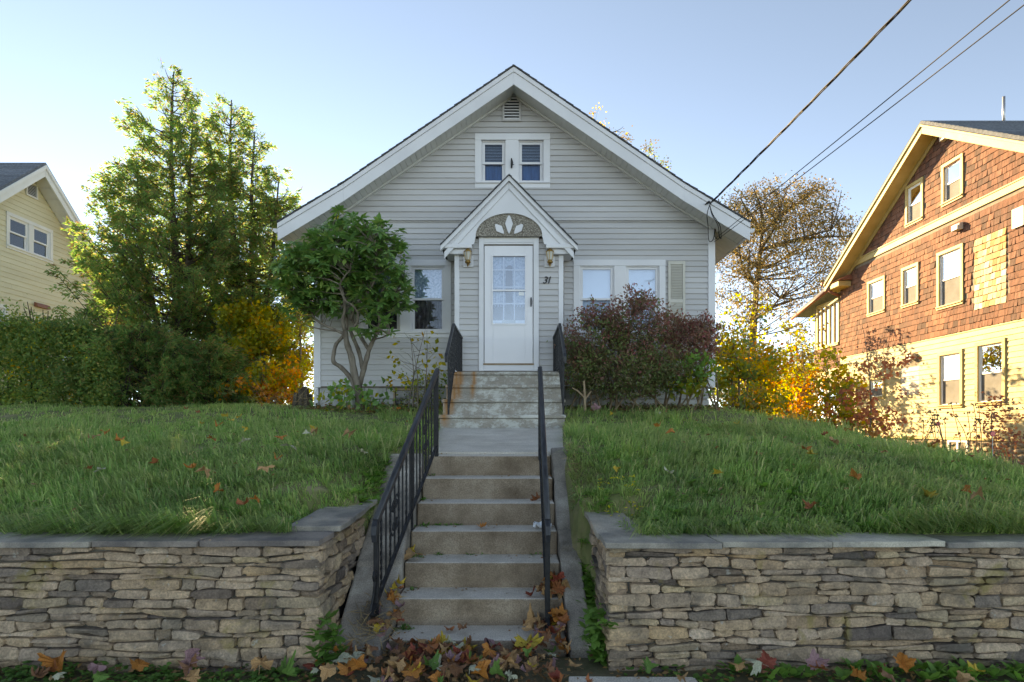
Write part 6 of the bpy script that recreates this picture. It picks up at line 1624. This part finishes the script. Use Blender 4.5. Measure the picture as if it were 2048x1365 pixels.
for col, x, y, z, size, lab, rx in (('mauve', -1.80, 3.36, .03, .13, 'mauve maple leaf leaning by the foot of the left wall', .9), ('mauve', 1.70, 3.38, .04, .11, 'pinkish maple leaf leaning at the foot of the right wall', 1.2), ('red', 1.43, 3.40, .03, .11, 'crimson maple leaf at the foot of the right wall', 1.0),
        ('orange', -2.58, 3.36, .03, .13, 'curled orange leaf at the foot of the left wall', .6), ('tan', -1.42, 3.34, .03, .12, 'crumpled tan leaf near the left wall corner', .5), ('orange', 2.18, 3.37, .03, .10, 'orange leaf among plantain at the right wall', .8)):
    o = leaf(col, x, y, z, size, lab); o.rotation_euler = (rx, lq.uniform(-.2, .2), lq.uniform(-.5, .5))
CW = ['orange', 'tan', 'brown', 'yellow', 'red', 'rust', 'tan', 'brown', 'rust', 'orange', 'mauve', 'green', 'tan', 'pale', 'brown']
for i in range(190):   # carpet at the foot of the stairs
    x = lq.triangular(-1.25, .42, -.35); y = lq.uniform(3.22, 3.75); c = lq.choice(CW); leaf(c, x, y, .004 + lq.random() * .055, lq.uniform(.045, .10), f'{c} leaf in the leaf carpet at the foot of the stairs', 'leaf carpet at the foot of the stairs', .55)
for i in range(75):    # drift against the right kerb on the two lowest steps
    y = lq.uniform(3.72, 4.30); k = (y - 3.72) / .58; x = .32 - abs(lq.gauss(0, .10 * (1.25 - k))); c = lq.choice(CW[:11]); z = step_z(y) + .01 + lq.random() * .13 * (1 - k * .5) * max(0.1, 1 - (.32 - x) / .2)
    leaf(c, x, y, z, lq.uniform(.06, .11), f'{c} leaf in the drift against the right stair kerb', 'leaf drift against the right stair kerb', .8)
for i in range(22):
    y = lq.uniform(3.72, 4.1); x = lq.uniform(-.92, -.70); c = lq.choice(CW[:11]); leaf(c, x, y, max(step_z(y), .5 * (y - 3.62)) + .03 + lq.random() * .06, lq.uniform(.06, .10), f'{c} leaf caught round the foot of the left railing', 'leaves round the left railing foot', .8)
for i in range(22):
    x = lq.choice((lq.uniform(-3.2, -1.2), lq.uniform(.7, 3.2))); c = lq.choice(CW); leaf(c, x, lq.uniform(3.22, 3.42), .02 + lq.random() * .03, lq.uniform(.06, .10), f'{c} leaf lying in the clover below the ' + ('left' if x < 0 else 'right') + ' wall', 'leaves in the clover below the ' + ('left' if x < 0 else 'right') + ' wall', .6)
for side, n in ((-1, 34), (1, 34)):
    for i in range(n):
        y = 3.9 + 5.5 * lq.random() ** 1.3; x = lq.uniform(-.9 * y * .8, -1.3) if side < 0 else lq.uniform(.8, .78 * y)
        c = lq.choice(['orange', 'tan', 'rust', 'yellow', 'pale', 'tan', 'orange']); s_ = 'left' if side < 0 else 'right'
        leaf(c, x, y, Hs(x, y) + .09 + lq.random() * .04, lq.uniform(.06, .10), f'{c} leaf resting on the grass of the {s_} lawn', f'leaves scattered on the {s_} lawn', .5)
pp = at(1384 - 274, 824, 9.15)
p_ = (X(1191, 9.1), 9.1); leaf('mauve', p_[0], p_[1], Hs(*p_) + .06, .13, 'pale pinkish leaf standing under the burgundy shrub').rotation_euler = (1.2, 0, .2)
# crumpled paper on the stair
mb = MB(); q = random.Random(2); n = 7; vs = []
for j in range(n):
    for i in range(n): vs.append((.15 + i * .022 + q.uniform(-.01, .01), 4.70 + j * .018 + q.uniform(-.008, .008), .605 + .0 + q.random() * .045))
mb.add(vs, [(j * n + i, j * n + i + 1, (j + 1) * n + i + 1, (j + 1) * n + i) for j in range(n - 1) for i in range(n - 1)])
tag(obj('paper_scrap', mb, M['paper']), 'crumpled white paper scrap by the right railing on the stairs', 'paper')

pos, d, ls = [], [], []
for i in range(1500):
    x = gq.choice((gq.triangular(-1.2, .45, -.3), gq.uniform(-3.3, 3.3))); y = gq.uniform(3.2, 3.48 if abs(x + .3) > .8 else 3.76); pos.append((x, y, gq.random() * .02)); d.append((gq.gauss(0, 1), gq.gauss(0, 1), gq.gauss(0, .35))); ls.append(gq.uniform(.012, .045))
for i in range(260):
    k_ = gq.randint(0, 6); x = gq.choice((gq.uniform(-.8, .32), gq.uniform(.2, .32), gq.uniform(-.8, -.68))); y = 3.76 + .28 * k_ + gq.uniform(.12, .27); pos.append((x, y, .063 + .18 * k_ + gq.random() * .008)); d.append((gq.gauss(0, 1), gq.gauss(0, 1), gq.gauss(0, .3))); ls.append(gq.uniform(.01, .03))
for i in range(900):
    x = gq.uniform(-3.4, 3.4); y = gq.uniform(9.2, 10.55)
    if -1.05 < x < .75: continue
    pos.append((x, y, Hs(x, y) + .03 + gq.random() * .03)); d.append((gq.gauss(0, 1), gq.gauss(0, 1), gq.gauss(0, .35))); ls.append(gq.uniform(.03, .09))
for i in range(420):
    y = gq.uniform(3.8, 9.5); x = gq.choice((gq.uniform(-.85 * y, -1.3), gq.uniform(.75, .85 * y))); pos.append((x, y, Hs(x, y) + .06 + gq.random() * .03)); d.append((gq.gauss(0, 1), gq.gauss(0, 1), gq.gauss(0, .4))); ls.append(gq.uniform(.015, .05))
ls = np.array(ls); o = leaves('leaf_litter', pos, d, rdir(len(pos), 2), ls, ls * .7, M['litter']); tag(o, 'small crumbs of brown leaf litter on the ground and steps', 'leaf litter'); o['kind'] = 'stuff'
# every repeated leaf is told apart by its colour and its place in the row, counted from the left
rows_ = {}
for o in COL.objects:
    if o.name.startswith('fallen_leaf') and 'group' in o: rows_.setdefault(o['label'], []).append(o)
ORD = ['leftmost', 'second', 'third', 'fourth', 'fifth', 'sixth', 'seventh', 'eighth', 'ninth', 'tenth']
for lab, os_ in rows_.items():
    if len(os_) < 2: continue
    os_.sort(key=lambda o: o.location.x / o.location.y)
    for i, o in enumerate(os_):
        w0 = ORD[i] if i < 10 else f'{i + 1}' + ('th' if 10 < (i + 1) % 100 < 14 else {1: 'st', 2: 'nd', 3: 'rd'}.get((i + 1) % 10, 'th'))
        o['label'] = f'{w0} ' + (lab.replace(' leaf', ' leaf', 1) if i == 0 else lab.replace(' leaf', ' leaf from the left', 1))
